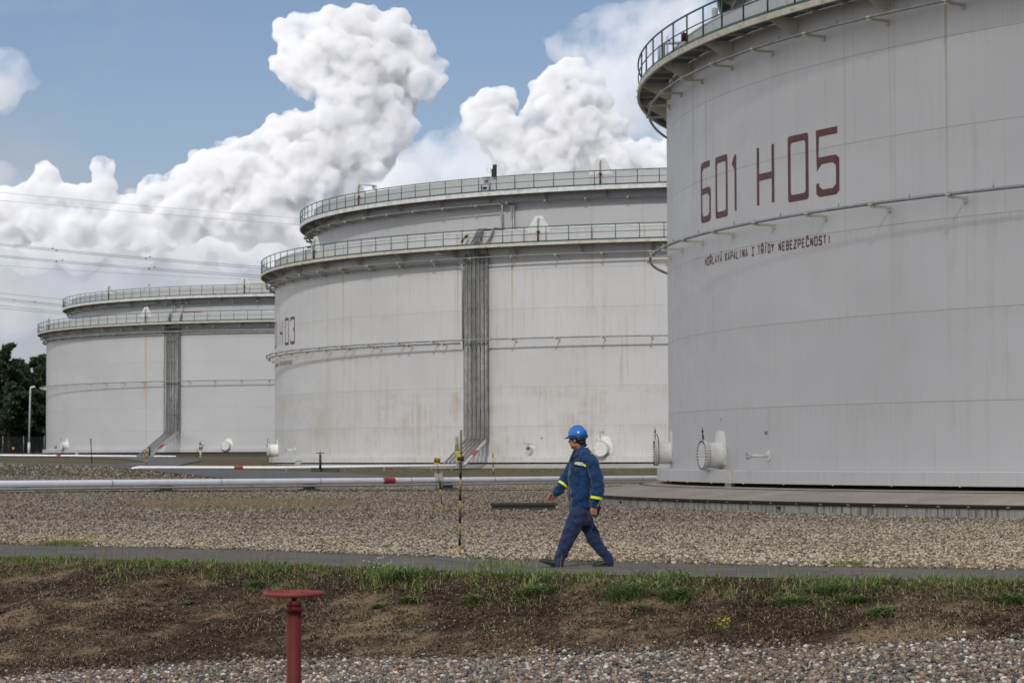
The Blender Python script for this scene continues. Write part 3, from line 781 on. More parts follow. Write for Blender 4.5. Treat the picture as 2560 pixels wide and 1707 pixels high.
SH = {}   # shared meshes
def shared(key, build):
    if key not in SH: SH[key] = build()
    return SH[key]
def inst(name, me, parent, M4):
    o = bpy.data.objects.new(name, me); COL.objects.link(o); o.parent = parent; o.matrix_local = M4; return o
def frame(r, a, z): return Matrix.Translation(pol(r, a, z)) @ Matrix.Rotation(rad(a), 4, 'Z')
def mesh_of(mb, name, m):
    me = bpy.data.meshes.new(name); me.from_pydata([tuple(v) for v in mb.v], [], mb.f)
    me.polygons.foreach_set('use_smooth', mb.sm); me.materials.append(m); me.update(); return me
def post_mesh(h):
    mb = MB(); mb.tube([(0, 0, 0), (0, 0, h)], .027, 8); mb.box((0, 0, .02), (.10, .08, .04)); return mesh_of(mb, 'railing_post', M['green'])
def arm_mesh(L):
    # pipe support: an angle arm from the wall with a clamp near its tip
    mb = MB(); mb.box((0, -L/2, -.07), (.05, L, .045)); mb.box((0, -L/2, -.045), (.012, L, .05))
    mb.box((0, -.03, -.10), (.09, .05, .16)); mb.box((0, -L+.03, -.0), (.11, .09, .05)); mb.box((.05, -L+.06, .06), (.015, .03, .10)); return mesh_of(mb, 'pipe_bracket', M['cream'])
def gusset_mesh(L, drop):
    mb = MB(); th = .012
    v = [(0, 0, -.05), (0, 0, -drop), (0, -.12, -drop), (0, -L+.05, -.16), (0, -L, -.05)]
    vs = [(-th, y, z) for _, y, z in v]+[(th, y, z) for _, y, z in v]
    n = 5; mb.add(vs, [tuple(range(n)), tuple(range(n, 2*n))[::-1]]+[(i, n+i, n+(i+1) % n, (i+1) % n) for i in range(n)])
    # flanged lower edge
    mb.box((0, -.02, -drop/2-.03), (.12, .02, drop*.9))
    return mesh_of(mb, 'gusset', M['cream'])
def beam_mesh(L):
    mb = MB(); mb.box((0, -L/2+.02, -.075), (.05, L+.14, .06)); return mesh_of(mb, 'deck_beam', M['cream'])

def walkway(T, R, zd, zr, key, a0, a1, beam=.20, w=1.0, posts=True, gus=4.9, off=0.):
    """deck, edge beam, brackets, railing round one shell"""
    d = ring_annulus(MB(), R+.03, R+w, zd, a0, a1, .025).obj('walkway_deck', M['grate'], T)
    e = MB()
    for r, z0, z1 in ((R+w+.012, zd-beam, zd-.02),):
        n = int((a1-a0)/1.5)
        for i in range(n):
            a, b = a0+(a1-a0)*i/n, a0+(a1-a0)*(i+1)/n
            for q0, q1, s in ((r, r, 1),):
                e.add([pol(r, a, z0), pol(r, b, z0), pol(r, b, z1), pol(r, a, z1)], [(0, 1, 2, 3)], True)
            # channel flanges
            e.add([pol(r, a, z0), pol(r-.09, a, z0), pol(r-.09, b, z0), pol(r, b, z0)], [(0, 1, 2, 3)], True)
            e.add([pol(r, a, z0+.012), pol(r-.09, a, z0+.012), pol(r-.09, b, z0+.012), pol(r, b, z0+.012)], [(0, 3, 2, 1)], True)
            e.add([pol(r-.012, a, z0+.012), pol(r-.012, b, z0+.012), pol(r-.012, b, z1), pol(r-.012, a, z1)], [(0, 3, 2, 1)], True)
    e.obj('edge_beam', M['cream'] if key != 'in' else M['white'], T)
    k = round(360/gus)
    bmesh_ = shared(('beam', w), lambda: beam_mesh(w)); gm = shared(('gus', w), lambda: gusset_mesh(w, .62))
    i0, i1 = math.ceil((a0-off)/(360/k/2)), math.floor((a1-off)/(360/k/2))
    for i in range(i0, i1+1):
        a = off+i*180/k
        if not (-100 < a < 8): continue
        inst('deck_beam', bmesh_, d, frame(R, a, zd-.03))
        if i % 3 == 0: inst('gusset', gm, d, frame(R+.001, a+.25, zd-.03))
    rail = MB()
    rail.tube(arc(R+w-.03, zr, a0, a1), .030, 8); rail.tube(arc(R+w-.03, (zr+zd)/2+.01, a0, a1), .019, 8)
    n = int((a1-a0)/1.5)
    for i in range(n):
        a, b = a0+(a1-a0)*i/n, a0+(a1-a0)*(i+1)/n; r = R+w-.015
        rail.add([pol(r, a, zd), pol(r, b, zd), pol(r, b, zd+.07), pol(r, a, zd+.07)], [(0, 1, 2, 3)], True)
    rl = rail.obj('railing', M['green'], T)
    if posts:
        pm = shared(('post', round(zr-zd, 2)), lambda: post_mesh(zr-zd))
        a = -88.155+off
        while a < a1:
            if a > a0 and -98 < a < 8: inst('railing_post', pm, rl, frame(R+w-.03, a, zd))
            a += 2.42
def ring_pipe(T, R, L, z, rr_, a0, a1, b0=-98, b1=8, step=4.93, off=-88.59, ends=None):
    mb = MB(); P = arc(R+L, z, a0, a1)
    if ends: P = P+ends
    mb.tube(P, rr_, 10)
    a = off+step*.5-step*2
    while a < min(b1, a1):
        if a > max(b0, a0): mb.tube([pol(R+L, a, z+rr_*.3), pol(R+L, a, z+rr_+.10)], [.02, .014], 6)
        a += step
    o = mb.obj('ring_pipe', M['galv'], T)
    am = shared(('arm', round(L, 2)), lambda: arm_mesh(L+.10))
    n = -2
    while True:
        a = off+n*step; n += 1
        if a > min(b1, a1): break
        if a < max(b0, a0): continue
        inst('pipe_bracket', am, o, frame(R+.002, a, z-.015))
    return o

def manhole(T, R, a, z, yaw=0, handle=True, r=.40, L=.62):
    """large flanged manway with bolted cover and hoisting davit, on its reinforcing plate"""
    A = Matrix.Translation(pol(R, a, z)) @ Matrix.Rotation(rad(a), 4, 'Z') @ Matrix.Rotation(rad(90), 4, 'X')   # local +Z = outward
    A3 = A.to_3x3(); o0 = A.translation
    pl = MB()   # reinforcing plate following the wall
    poly = [(-.85, -.42), (.85, -.42), (.95, .25), (.62, .95), (.38, 1.02), (-.38, 1.02), (-.62, .95), (-.95, .25)]
    poly = [(x*.62, y*.72) for x, y in poly]
    vs = []
    for rr2 in (R+.003, R+.022):
        vs += [pol(rr2, a+math.degrees(x/R), z+y) for x, y in poly]
    n = len(poly); pl.add(vs, [tuple(range(n)), tuple(range(n, 2*n))]+[(i, (i+1) % n, n+(i+1) % n, n+i) for i in range(n)])
    pl.obj('reinforcing_plate', M['fitting'], T)
    e = empty('manway', (0, 0, 0)); e.parent = T
    e.matrix_local = A
    nk = MB().lathe([(r, -.02), (r, L-.10)], n=40).obj('neck', M['fitting'], e)
    fl = MB().lathe([(r, L-.10), (r*1.19, L-.10), (r*1.19, L-.05), (r, L-.05)], n=48, smooth=False).obj('flange', M['white'], e)
    cv = MB().lathe([(0, L), (r*1.18, L), (r*1.18, L-.04), (0, L-.04)], n=48, smooth=False)
    for s in (-1, 1): cv.tube([(s*.13, -.06, L), (s*.13, -.06, L+.05), (s*.13, .10, L+.05), (s*.13, .10, L)], .010, 6)
    cv.obj('cover', M['white'], e)
    bt = MB()
    for i in range(28):
        q = 2*math.pi*(i+.5)/28
        bt.tube([(r*1.1*math.cos(q), r*1.1*math.sin(q), L-.13), (r*1.1*math.cos(q), r*1.1*math.sin(q), L+.035)], .019, 6)
    bt.obj('flange_bolts', M['black'], e)
    if handle:
        dv = MB(); dv.tube([(-.30, .34, L-.16), (-.26, .52, L-.14), (-.12, .63, L-.08), (0, .62, L-.03), (0, .50, L-.02)], .014, 6)
        dv.tube([(0, .44, L-.02), (0, .84, L-.02)], .012, 6); dv.box((0, .72, L-.02), (.05, .08, .05))
        dv.obj('cover_davit', M['dark'], e)
    return e
def nozzle(T, R, a, z, L=.5, r=.045, valve=False):
    A = Matrix.Translation(pol(R, a, z)) @ Matrix.Rotation(rad(a), 4, 'Z') @ Matrix.Rotation(rad(90), 4, 'X')
    e = empty('nozzle', (0, 0, 0)); e.parent = T; e.matrix_local = A
    pl = MB(); pts8 = [(math.cos(q)*.13, math.sin(q)*.17) for q in [i*math.pi/3+.5 for i in range(6)]]
    pl.prism(pts8, Matrix.Translation((0, 0, .01)), .02)
    pl.obj('reinforcing_plate', M['fitting'], e)
    b = MB().tube([(0, 0, 0), (0, 0, L)], r, 14).obj('branch', M['fitting'], e)
    fl = MB().lathe([(0, L+.05), (.10, L+.05), (.10, L), (0, L)], n=20, smooth=False); fl.obj('blind_flange', M['white'], e)
    bt = MB()
    for i in range(8):
        q = 2*math.pi*(i+.5)/8; bt.tube([(.078*math.cos(q), .078*math.sin(q), L-.02), (.078*math.cos(q), .078*math.sin(q), L+.075)], .013, 6)
    bt.obj('flange_bolts', M['black'], e)
    if valve:
        v = MB().lathe([(0, L+.16), (.10, L+.14), (.13, L+.02), (.10, L-.1), (.05, L-.12)], n=16); v.tube([(0, .08, L), (0, .26, L)], .018, 8)
        v.tube([(.26*math.cos(q), .27, L+.26*math.sin(q)*.6) for q in [i*math.pi/8 for i in range(16)]], .014, 6, closed=True)
        v.tube([(-.25, .27, L), (.25, .27, L)], .012, 6); v.obj('valve', M['steelblue'], e)
    return e
def foam_plate(T, R, a, z, m=None, top=.82):
    """trapezoid foam-pourer shield on the rim, with its riser"""
    e = empty('foam_pourer', (0, 0, 0)); e.parent = T; e.matrix_local = frame(R, a, z)
    P = [(-.78, -.22), (.78, -.22), (.74, .02), (.26, top), (-.26, top), (-.74, .02)]
    MB().prism(P, Matrix.Translation((0, .0, 0)) @ Matrix.Rotation(rad(90), 4, 'X'), .03).obj('shield', M['white'], e)
    tb = MB(); tb.tube([(.0, -.12, -.85), (.0, -.12, top-.36), (0, -.10, top-.24), (0, -.02, top-.20)], .045, 10); tb.tube([(0, -.02, top-.2), (0, .10, top-.2)], .07, 10)
    tb.obj('foam_riser', M['galv'], e)
    MB().tube([(0, -.12, -.86), (0, -.12, -.15)], .052, 10).box((0, -.12, -.15), (.2, .16, .04)).box((0, -.12, -.8), (.18, .14, .04)).obj('riser_coupling', M['red'], e)
    return e

def tank(k, label, ms, deck=13.38, rail=14.30, rim=14.25, mid=7.56, up=12.62, number=None, shift=0., deck2=16.98, rail2=17.86, rim2=17.93):
    X, Y, z0 = TANK[k]
    T = empty('storage_tank', (X, Y, z0), label, 'storage tank', 'white crude oil tanks standing in a row')
    cyl(RS, .05, rim, -180, 180, 300, .02, name='shell', m=M['shell%d' % k], parent=T)
    MB().tube(arc(RS-.02, rim, -180, 180, 1.2), .045, 6).obj('rim_angle', M['white'], T)
    # insulated skirt with an overhanging lower lip and the dark gap under it
    n = MB()
    q = [(RS+.02, .395), (RS+.38, .385), (RS+.40, .36), (RS+.40, 0.0), (RS+.37, 0.0), (RS+.36, .34)]
    n.lathe(q, n=260, smooth=False); sk = n.obj('base_skirt', M['shell%d' % k], T)
    me = sk.data; ul = me.uv_layers.new(name='UVMap')
    for l in me.loops:
        c = me.vertices[l.vertex_index].co; ul.data[l.index].uv = (math.atan2(c.x, -c.y)*RS, c.z+.9)
    if k == 5:
        cm = mesh_of(MB().box((0, 0, 0), (.02, .05, .05)), 'skirt_clip', M['white'])
        for i in range(22): inst('skirt_clip', cm, sk, frame(RS+.40, -97+i*4.3, -.0))
    MB().lathe([(RS+.05, .2), (RS+.05, -.12), (RS+.02, -.12)], n=200).obj('gap_shade_ring', M['black'], T)  # black ring paints in the shade of the gap below the skirt
    cyl(RI, 8., rim2, -180, 180, 300, .02, name='inner_shell', m=M['inner'], parent=T)
    MB().tube(arc(RI-.02, rim2, -180, 180, 1.2), .04, 6).obj('inner_rim_angle', M['white'], T)
    # closing roof between and inside the shells
    MB().lathe([(RI-.05, 16.6), (20, 16.65), (.01, 16.7)], n=90).obj('floating_roof', M['boxgrey'], T)
    MB().lathe([(RS-.03, 9.), (RI+.0, 9.)], n=90).obj('annular_floor', M['boxgrey'], T)
    walkway(T, RS, deck, rail, 'out', -130, 60)
    walkway(T, RI, deck2, rail2, 'in', -130, 60, beam=.28, off=1.1)
    ring_pipe(T, RS, .60, up, .045, -120, 45)
    ring_pipe(T, RS, .60, mid, .045, -120, 45)
    ring_pipe(T, RI, .45, deck2-.72, .05, -120, 45, off=-87.2)
    if number:
        def place(x, y, dz):
            a = x/RS; r = RS+.004+dz
            return Vector((r*math.sin(a), -r*math.cos(a), y))
        D = lambda a: rad(a+shift)*RS
        it = []
        for ch, a0, a1 in zip(number.replace(' ', ''), (-79.15, -76.5, -74.02, -70.78, -67.42, -64.78), (-77.30, -74.6, -73.35, -68.83, -65.46, -62.81)):
            it.append((ch, D(a0), D(a1), 8.06, 9.96, .165, .20))
        for g in it: text_mesh('painted_digit', [g], place, M['mark'], T)
        it = []
        for s, a0, a1 in (('HOŘLAVÁ', -78.4, -75.5), ('KAPALINA', -75.05, -71.95), ('J', -71.5, -71.12), ('.', -71.05, -70.75), ('TŘÍDY', -70.75, -68.92), ('NEBEZPEČNOSTI', -68.45, -63.55)):
            it += word(s, D(a0), D(a1), 6.70, 6.975, .046, .24)
        text_mesh('warning_text', it, place, M['mark'], T)
    return T
def small_text(T, s, a, z, h=.10):
    def place(x, y, dz): q = x/RS; r = RS+.005+dz; return Vector((r*math.sin(q), -r*math.cos(q), y))
    w = h*.62*len(s); c = rad(a)*RS
    text_mesh('nozzle_tag', word(s, c-w/2, c+w/2, z, z+h, h*.14), place, M['dark'], T)

T5 = tank(5, 'nearest huge white oil tank at the right, painted with the number ending in 05', 5, number='601 H05')
T3 = tank(3, 'middle white oil tank behind the walking man, weathered, pipe bundle down its wall', 3, number='601 H03', shift=-5.75)
T1 = tank(1, 'farthest white oil tank at the left, beside the dark trees, with one rusty streak', 1, deck=13.5, rail=14.5, rim=14.4, mid=7.36, up=12.97, number='601 H01', shift=-19.6, deck2=16.38, rail2=17.36, rim2=17.3)

# tank 5 fittings
manhole(T5, RS, -75.95, .83, r=.385, L=.60)
manhole(T5, RS, -89.3, .90, r=.36, L=.56)
nozzle(T5, RS, -69.7, .80, L=.62)
small_text(T5, 'M1', -75.9, 1.86); small_text(T5, 'T102', -70.0, 1.42)
MB().box(pol(RS+.405, -72.9, .19), (.42, .03, .40), M=Rz(-72.9)).obj('skirt_patch', M['cream'], T5)
MB().box(pol(RS+.30, -73.3, -.06), (.5, .12, .12), M=Rz(-73.3)).obj('skirt_foot', M['galv'], T5)
MB().tube([pol(RS+.75, -83.5, 13.3), pol(RS+.75, -83.5, 14.05), pol(RS+.55, -83.4, 14.15), pol(RS+.1, -83.2, 14.15)], .05, 10).obj('vent_pipe', M['white'], T5)
MB().tube([pol(RS+.1, -82.1, 14.1), pol(RS+.1, -82.1, 14.35)], .09, 10).box(pol(RS+.1, -82.1, 14.3), (.04, .3, .14)).obj('hydrant_cap', M['red'], T5)
MB().tube([pol(RS-.3, -78.0, 14.0), pol(RS-.3, -78.0, 14.75)], .10, 12).obj('vent_stub', M['boxgrey'], T5)
foam_plate(T5, RS, -90.5, 14.25)

# tank 3 fittings
manhole(T3, RS, -19.8, .83, r=.42, L=.7)
manhole(T3, RS, -78.9, .86, r=.42, L=.7)
nozzle(T3, RS, -27.6, .86, L=.6, valve=True)
nozzle(T3, RS, -68.4, .86, L=.62)
small_text(T3, 'M13', -20.0, 1.72, .13); small_text(T3, '102', -26.6, 1.42, .10)
foam_plate(T3, RS, -26.8, 14.25); foam_plate(T3, RS, -61.8, 14.25)
foam_plate(T3, RI, -21.6, 17.93); foam_plate(T3, RI, -60.0, 17.93)
ring_pipe(T3, RS, .36, 12.42, .06, -120, -36.4, ends=[pol(RS+.36, -35.9, 12.38), pol(RS+.36, -35.6, 12.15), pol(RS+.36, -35.6, 7.5)])
ring_pipe(T3, RS, .42, 7.38, .045, -120, -35.9, off=-87.4)
ring_pipe(T3, RI, .62, 16.18, .045, -120, -33.9, off=-86.4, ends=[pol(RI+.6, -33.5, 16.1), pol(RI+.6, -33.4, 13.6)])
for a in (-34.0, -32.6):
    MB().tube([pol(RI+.3, a, 16.2), pol(RI+.3, a, 12.0)], .06, 10).obj('drop_pipe', M['galv'], T3)
MB().tube([pol(RI+.3, -32.3, 16.2), pol(RI+.3, -32.3, 12.0)], .06, 10).obj('drop_pipe', M['galv'], T3)
# rim equipment on the inner shell of tank 3
e = empty('rim_equipment', (0, 0, 0)); e.parent = T3; e.matrix_local = frame(RI+.1, -35.2, 17.9)
MB().box((0, 0, .35), (.30, .2, .5)).box((.05, 0, .72), (.22, .18, .28)).obj('instrument_box', M['dark'], e, .02)
MB().tube([(-.42+.16*math.cos(q), 0, .55+.16*math.sin(q)) for q in [i*math.pi/6 for i in range(12)]], .014, 6, closed=True).tube([(-.30, 0, .55), (0, 0, .4)], .02, 6).obj('handwheel', M['boxgrey'], e)
MB().box((-.62, 0, .02), (.3, .2, .22)).obj('junction_box', M['boxgrey'], e, .01)
MB().tube([(-.22, -.2, -.9), (-.22, -.2, .1)], .05, 10).obj('gauge_pipe', M['galv'], e)
MB().lathe([(0, .1), (.09, .1), (.09, -.1), (0, -.1)], c=(-.55, -.25, -.62), n=12, M=Matrix.Rotation(rad(90), 3, 'Y')).box((-.8, -.25, -.6), (.06, .06, .36)).obj('valve', M['dark'], e)
# lamp-like gantry arm beside the left pourer of the inner shell
MB().tube([pol(RI-1.9, -62.8, 17.6), pol(RI-1.9, -62.8, 18.75)], .07, 8).tube([pol(RI-1.95, -62.9, 18.74), pol(RI+.05, -60.1, 18.60)], .05, 8).box(pol(RI-1.75, -62.6, 18.6), (.06, .35, .22), M=Rz(-60)).obj('gantry_arm', M['white'], T3)
# instruments on the outer rim
MB().tube([pol(RS+.1, -64.3, 13.4), pol(RS+.1, -64.3, 14.3)], .03, 8).box(pol(RS+.1, -63.3, 14.42), (.5, .1, .12), M=Rz(-63)).obj('gas_detector', M['dark'], T3)

# riser bundle on tank 3
def slant(T, R, a, r, H1, H0, dx, dy, z1, m, off=.30, topin=True, wig=0):
    p = []
    if topin: p += [pol(R-.9, a+wig, 14.42), pol(R-.15, a+wig, 14.45), pol(R+.08, a+wig, 14.36), pol(R+.14, a+wig, 14.2), pol(R+.16, a+wig*.6, 13.9), pol(R+off, a, 13.55)]
    p += [pol(R+off, a, H1), pol(R+off, a, H0+.10)]
    b = pol(R+off, a, H0); n0 = len(p); p += [b+Vector((-.05, -.05, 0)), b+Vector((dx, dy, z1-H0))*.1, b+Vector((dx, dy, z1-H0))]
    o = MB().tube(p, [r]*n0+[r*.9, r*.74, r*.74], 10).obj('riser_pipe', m, T); return b, Vector((dx, dy, z1-H0))
NR = 12; A0, A1 = -35.40, -32.62
for i in range(NR):
    a = A0+(A1-A0)*i/(NR-1); big = i in (10, 11)
    r = .062 if not big else .082
    b, d = slant(T3, RS, a, r*(.8 if i < 3 else .9), 12.9, 1.42, -1.32, -8.2, -.20, M['riser'], .24+.07*(i % 2), topin=i in (3, 4, 5, 6, 11), wig=.5)
    if big:
        for q in (.44, .52): pass
        t0, t1 = b+d*.45, b+d*.62
        MB().tube([t0, t1], r*.84, 12, caps=False).obj('red_band', M['sigred'], T3)
        MB().tube([b+d*.08, b+d*.445], r*.78, 12, caps=False).tube([b+d*.625, b+d*.97], r*.78, 12, caps=False).obj('pipe_cladding', M['boxgrey'], T3)
for z in (3.2, 7.05, 9.5, 11.2): loc_box(cl := MB(), (A0+A1)/2, RS+.18, z, (1.75, .04, .06)); cl.obj('pipe_clamp', M['dark'], T3)
tr = MB()
for s in (-.05, .05): tr.tube([pol(RS+.2, -35.68+s*1.0, 12.9), pol(RS+.2, -35.68+s*1.0, 1.6)], .018, 6)
for i in range(12): loc_box(tr, -35.68, RS+.2, 2.2+i*.93, (.11, .08, .03))
tr.tube([pol(RS+.2, -35.9, 1.65), pol(RS+.2, -35.8, 1.45), pol(RS+.2, -35.6, 1.35)], .04, 8); tr.obj('cable_ladder', M['boxgrey'], T3)
tr = MB().tube([pol(RS+.2, -35.75, 7.), pol(RS+.2, -35.75, 12.55), pol(RS+.26, -36.0, 12.8), pol(RS+.6, -37.6, 12.95), pol(RS+1.0, -38.3, 12.98)], .045, 8).obj('conduit', M['galv'], T3)
# yellow-black pipe beside the bundle on the deck
yb = MB(); yb.tube([pol(RS+.55, -35.55, 13.4), pol(RS+.5, -35.55, 13.62)], .08, 10); yb.tube([pol(RS+.46, -35.5, 13.78), pol(RS+.4, -35.3, 13.92)], .08, 10)
yb.obj('hazard_sleeve', M['yellow'], T3)
MB().tube([pol(RS+.5, -35.55, 13.62), pol(RS+.46, -35.5, 13.78)], .081, 10).tube([pol(RS+.4, -35.3, 13.92), pol(RS+.3, -35.0, 14.08)], .081, 10).obj('hazard_sleeve', M['black'], T3)
MB().tube(arc(RS+.25, 13.46, -32.7, -31.9, .3), .07, 8).obj('red_band', M['sigred'], T3)
MB().tube(arc(RS-.4, 14.42, -32.4, -31.2, .3), .06, 8).obj('red_band', M['sigred'], T3)

# tank 1 fittings
manhole(T1, RS, -17.3, .66, r=.42, L=.7); manhole(T1, RS, -58.9, .76, r=.42, L=.7)
nozzle(T1, RS, -22.0, .85, L=.6, valve=True); nozzle(T1, RS, -62.0, .6, L=.6, valve=True)
foam_plate(T1, RS, -34.2, 14.4); foam_plate(T1, RI, -51.0, 17.3); foam_plate(T1, RI, -16.1, 17.4); foam_plate(T1, RS, -72., 14.4)
ring_pipe(T1, RS, .35, 12.50, .085, -120, 45, off=-86.)
MB().box(pol(RI-.4, -50., 17.25), (1.6, .8, .3), M=Rz(-50)).obj('foam_chamber', M['cream'], T1)
MB().box(pol(RI-.4, -68., 17.25), (2.2, .8, .25), M=Rz(-68)).obj('foam_chamber', M['cream'], T1)
MB().box(pol(RI-.4, -13.5, 17.4), (1.7, .8, .3), M=Rz(-14)).obj('foam_chamber', M['cream'], T1)
MB().tube([pol(RI, -39.6, 17.1), pol(RI, -39.3, 17.75), pol(RI, -38.9, 17.85)], .04, 6).box(pol(RI, -38.6, 17.75), (.45, .3, .22), M=Rz(-30)).obj('floodlight', M['white'], T1)
for i in range(9):
    a = -29.4+2.85*i/8; big = i in (7, 8)
    b, d = slant(T1, RS, a, .06 if not big else .085, 12.9, 2.10, -1.35, -11.5, -.42, M['riser'], .22+.06*(i % 2), topin=i in (1, 2, 8), wig=.2)
    if big:
        MB().tube([b+d*.54, b+d*.70], .068, 12, caps=False).obj('red_band', M['sigred'], T1)
        MB().tube([b+d*.03, b+d*.535], .064, 12, caps=False).tube([b+d*.705, b+d], .064, 12, caps=False).obj('pipe_cladding', M['boxgrey'], T1)
for z in (3.9, 7.1, 9.3, 11.5): loc_box(cl := MB(), -27.9, RS+.2, z, (1.7, .05, .09)); cl.obj('pipe_clamp', M['dark'], T1)
loc_box(lb := MB(), -30.0, RS+.15, 7.4, (.16, .08, 10.6)); lb.obj('cable_tray', M['boxgrey'], T1)
MB().tube([pol(RI+.3, -31.6, 16.), pol(RI+.3, -31.6, 12.)], .06, 8).tube([pol(RI+.3, -31., 16.), pol(RI+.3, -31., 12.)], .06, 8).tube([pol(RI+.3, -29.3, 16.), pol(RI+.3, -29.3, 12.)], .07, 8).obj('drop_pipe', M['galv'], T1)
MB().tube([pol(RS-.3, -26.6, 14.55), pol(RS-.6, -24.9, 14.55), pol(RI+.5, -24.3, 14.55)], .09, 8).obj('red_band', M['sigred'], T1)

# ------------------------------------------------------------------ plinths
def plinth(k, w, zi, zo, zb, mtop, mface, label, rim=True):
    X, Y, z0 = TANK[k]
    P = empty('concrete_plinth', (X, Y, 0), label, 'plinth', 'concrete plinths under the tanks')
    def surf(name, prof, m, uvv):
        n = 360; mb = MB().lathe(prof, n=n, smooth=len(prof) > 2)
        o = mb.obj(name, m, P); ul = o.data.uv_layers.new(name='UVMap')
        for l in o.data.loops:
            c = o.data.vertices[l.vertex_index].co; r = math.hypot(c.x, c.y)
            ul.data[l.index].uv = (math.atan2(c.x, -c.y)*RS, r*uvv+c.z)
        return o
    surf('top_slab', [(RS+w, zo), (RS+.62, zi), (RS-1, zi)], mtop, 1.)
    surf('side_face', [(RS+w-.02, zb), (RS+w-.02, zo-.005)], mface, 0.)
    if rim:
        surf('edge_strip', [(RS+w-.01, zo-.085), (RS+w+.02, zo-.085), (RS+w+.02, zo+.004), (RS+w-.03, zo+.006)], M['bitumen'], 0.)
        surf('sealing_ring', [(RS+1.02, zi-(zi-zo)*.16+.008), (RS+.94, zi-(zi-zo)*.13+.010)], M['bitumen'], 0.)
        dr = MB()
        for i in range(60):
            a = -100+i*1.62+rnd.random()*.4; loc_box(dr, a, RS+w+.022, zo-.05, (.05+.05*rnd.random(), .006, .022))
        dr.obj('cement_drips', M['conc_pale'], P)
        for a in (-76.2, -60.4): loc_box(hb := MB(), a, RS+w, zo-.17, (.10, .05, .07)); hb.obj('drain_stub', M['black'], P)
    return P
plinth(5, 3.15, .455, .165, -.6, M['conc_top'], M['conc_face'], 'wide brown topped concrete plinth with cracked side under the nearest tank at the right')
plinth(3, 2.6, .90, .66, .2, M['conc_pale'], M['conc_face'], 'pale concrete plinth under the middle tank', False)
plinth(1, 1.7, 1.80, 1.76, .9, M['conc_dark'], M['conc_dark'], 'dark grey concrete plinth under the farthest tank', False)

# ------------------------------------------------------------------ pipelines
def along(A, B, x):
    """point of segment A-B seen at plan column x"""
    k = (x-1280)/F; t = (k*A[1]-A[0])/((B[0]-A[0])-k*(B[1]-A[1]))
    return Vector(A).lerp(Vector(B), t)
A_, B_ = px(0, 1210, 95), px(1640, 1195, 130)
def pipeline(name, P, r, label, band=None, joints=0, cat='pipeline', m=None):
    o0 = Vector(P[0]); T = empty(name, o0, label, cat)
    Q = [Vector(p)-o0 for p in P]
    MB().tube(Q, r, 18).obj('cladding', m or M['alu'], T)
    if band:
        for b0, b1 in band: MB().tube([Vector(b0)-o0, Vector(b1)-o0], r+.004, 18, caps=False).obj('red_band', M['sigred'], T)
    if joints:
        L = (Q[-1]-Q[0]).length; d = (Q[-1]-Q[0]).normalized(); mb = MB()
        for i in range(int(L/joints)):
            c = Q[0]+(Q[-1]-Q[0])*((i+.5)*joints/L); mb.tube([c-d*.02, c+d*.02], r+.005, 18, caps=False)
        mb.obj('cladding_joints', M['galv'], T)
    return T, o0
Aext = Vector(A_)-(Vector(B_)-Vector(A_))*.5; Bext = Vector(B_)+(Vector(B_)-Vector(A_))*.35
MP, o0 = pipeline('pipeline', [Aext, Bext], .132, 'long shiny white clad pipe crossing the gravel, nearest of the pipelines', [(along(A_, B_, 954), along(A_, B_, 983))], 6.1)
dd = (Vector(B_)-Vector(A_)).normalized()
nn = Vector((dd.y, -dd.x, 0))
MB().tube([Aext-o0+nn*.16+Vector((0, 0, -.19)), Bext-o0+nn*.16+Vector((0, 0, -.19))], .045, 10).obj('trace_pipe', M['boxgrey'], MP)
for x in (55, 415, 772, 1118, 1460):
    c = along(A_, B_, x); g0 = gz(c.x, c.y); h = c.z-.132-g0; Mr = Matrix.Rotation(math.atan2(dd.y, dd.x), 3, 'Z')
    s = MB(); e = empty('pipe_support', c-o0+Vector((0, 0, -.132-h))); e.parent = MP; e.rotation_euler = (0, 0, math.atan2(dd.y, dd.x))
    sb = MB(); v = [(-.62, -.35, -.1), (.62, -.35, -.1), (.62, .35, -.1), (-.62, .35, -.1), (-.40, -.22, .09), (.40, -.22, .09), (.40, .22, .09), (-.40, .22, .09)]
    sb.add(v, [(0, 3, 2, 1), (4, 5, 6, 7), (0, 1, 5, 4), (1, 2, 6, 5), (2, 3, 7, 6), (3, 0, 4, 7)]); sb.obj('footing', M['conc_dark'] if x != 55 else M['conc_pale'], e, .02)
    for q in (-.18, .18): MB().box((q, 0, (.09+h)/2), (.08, .26, max(.05, h-.09))).obj('saddle_leg', M['dark'], e)
# thin conduit on the gravel, just in front of the pipeline
C0 = [px(x, y, D) for x, y, D in ((-150, 1233, 92), (200, 1231.5, 98), (640, 1229.5, 106), (1150, 1228.5, 113), (1400, 1226, 117))]
mb = MB(); mb.tube([Vector((p[0], p[1], gz(p[0], p[1])+.02)) for p in C0], .035, 8)
tag(mb.obj('conduit', M['dark'], None), 'thin dark conduit lying on the gravel along the nearest pipeline', 'conduit')
E1, E2, E3 = px(345, 1168.5, 145), px(700, 1168.6, 148.5), px(1140, 1163.5, 151.4)
E0 = Vector(E1)+Vector((-1.2, -.4, -.9))
P2, o2 = pipeline('pipeline', [E0, Vector(E1)+Vector((-.3, 0, -.06)), E1, E2, E3], .078, 'thinner white pipe along the road, ending at the slanting pipes of the middle tank', [(along(E1, E2, 584), along(E1, E2, 606))])
for x in (715, 960, 1128):
    c = along(E2, E3, x); MB().box(c-o2+Vector((0, 0, -.2)), (.08, .2, .26)).box(c-o2+Vector((0, 0, -.3)), (.22, .3, .06)).obj('pipe_support', M['galv'], P2)
G1, G2 = px(8, 1138, 262), px(440, 1141, 257)
P3, o3 = pipeline('pipeline', [Vector(G1)+Vector((-9, 2, .1)), G1, G2], .092, 'farthest white pipe with a red band, low in front of the farthest tank', [(along(G1, G2, 142), along(G1, G2, 153))])
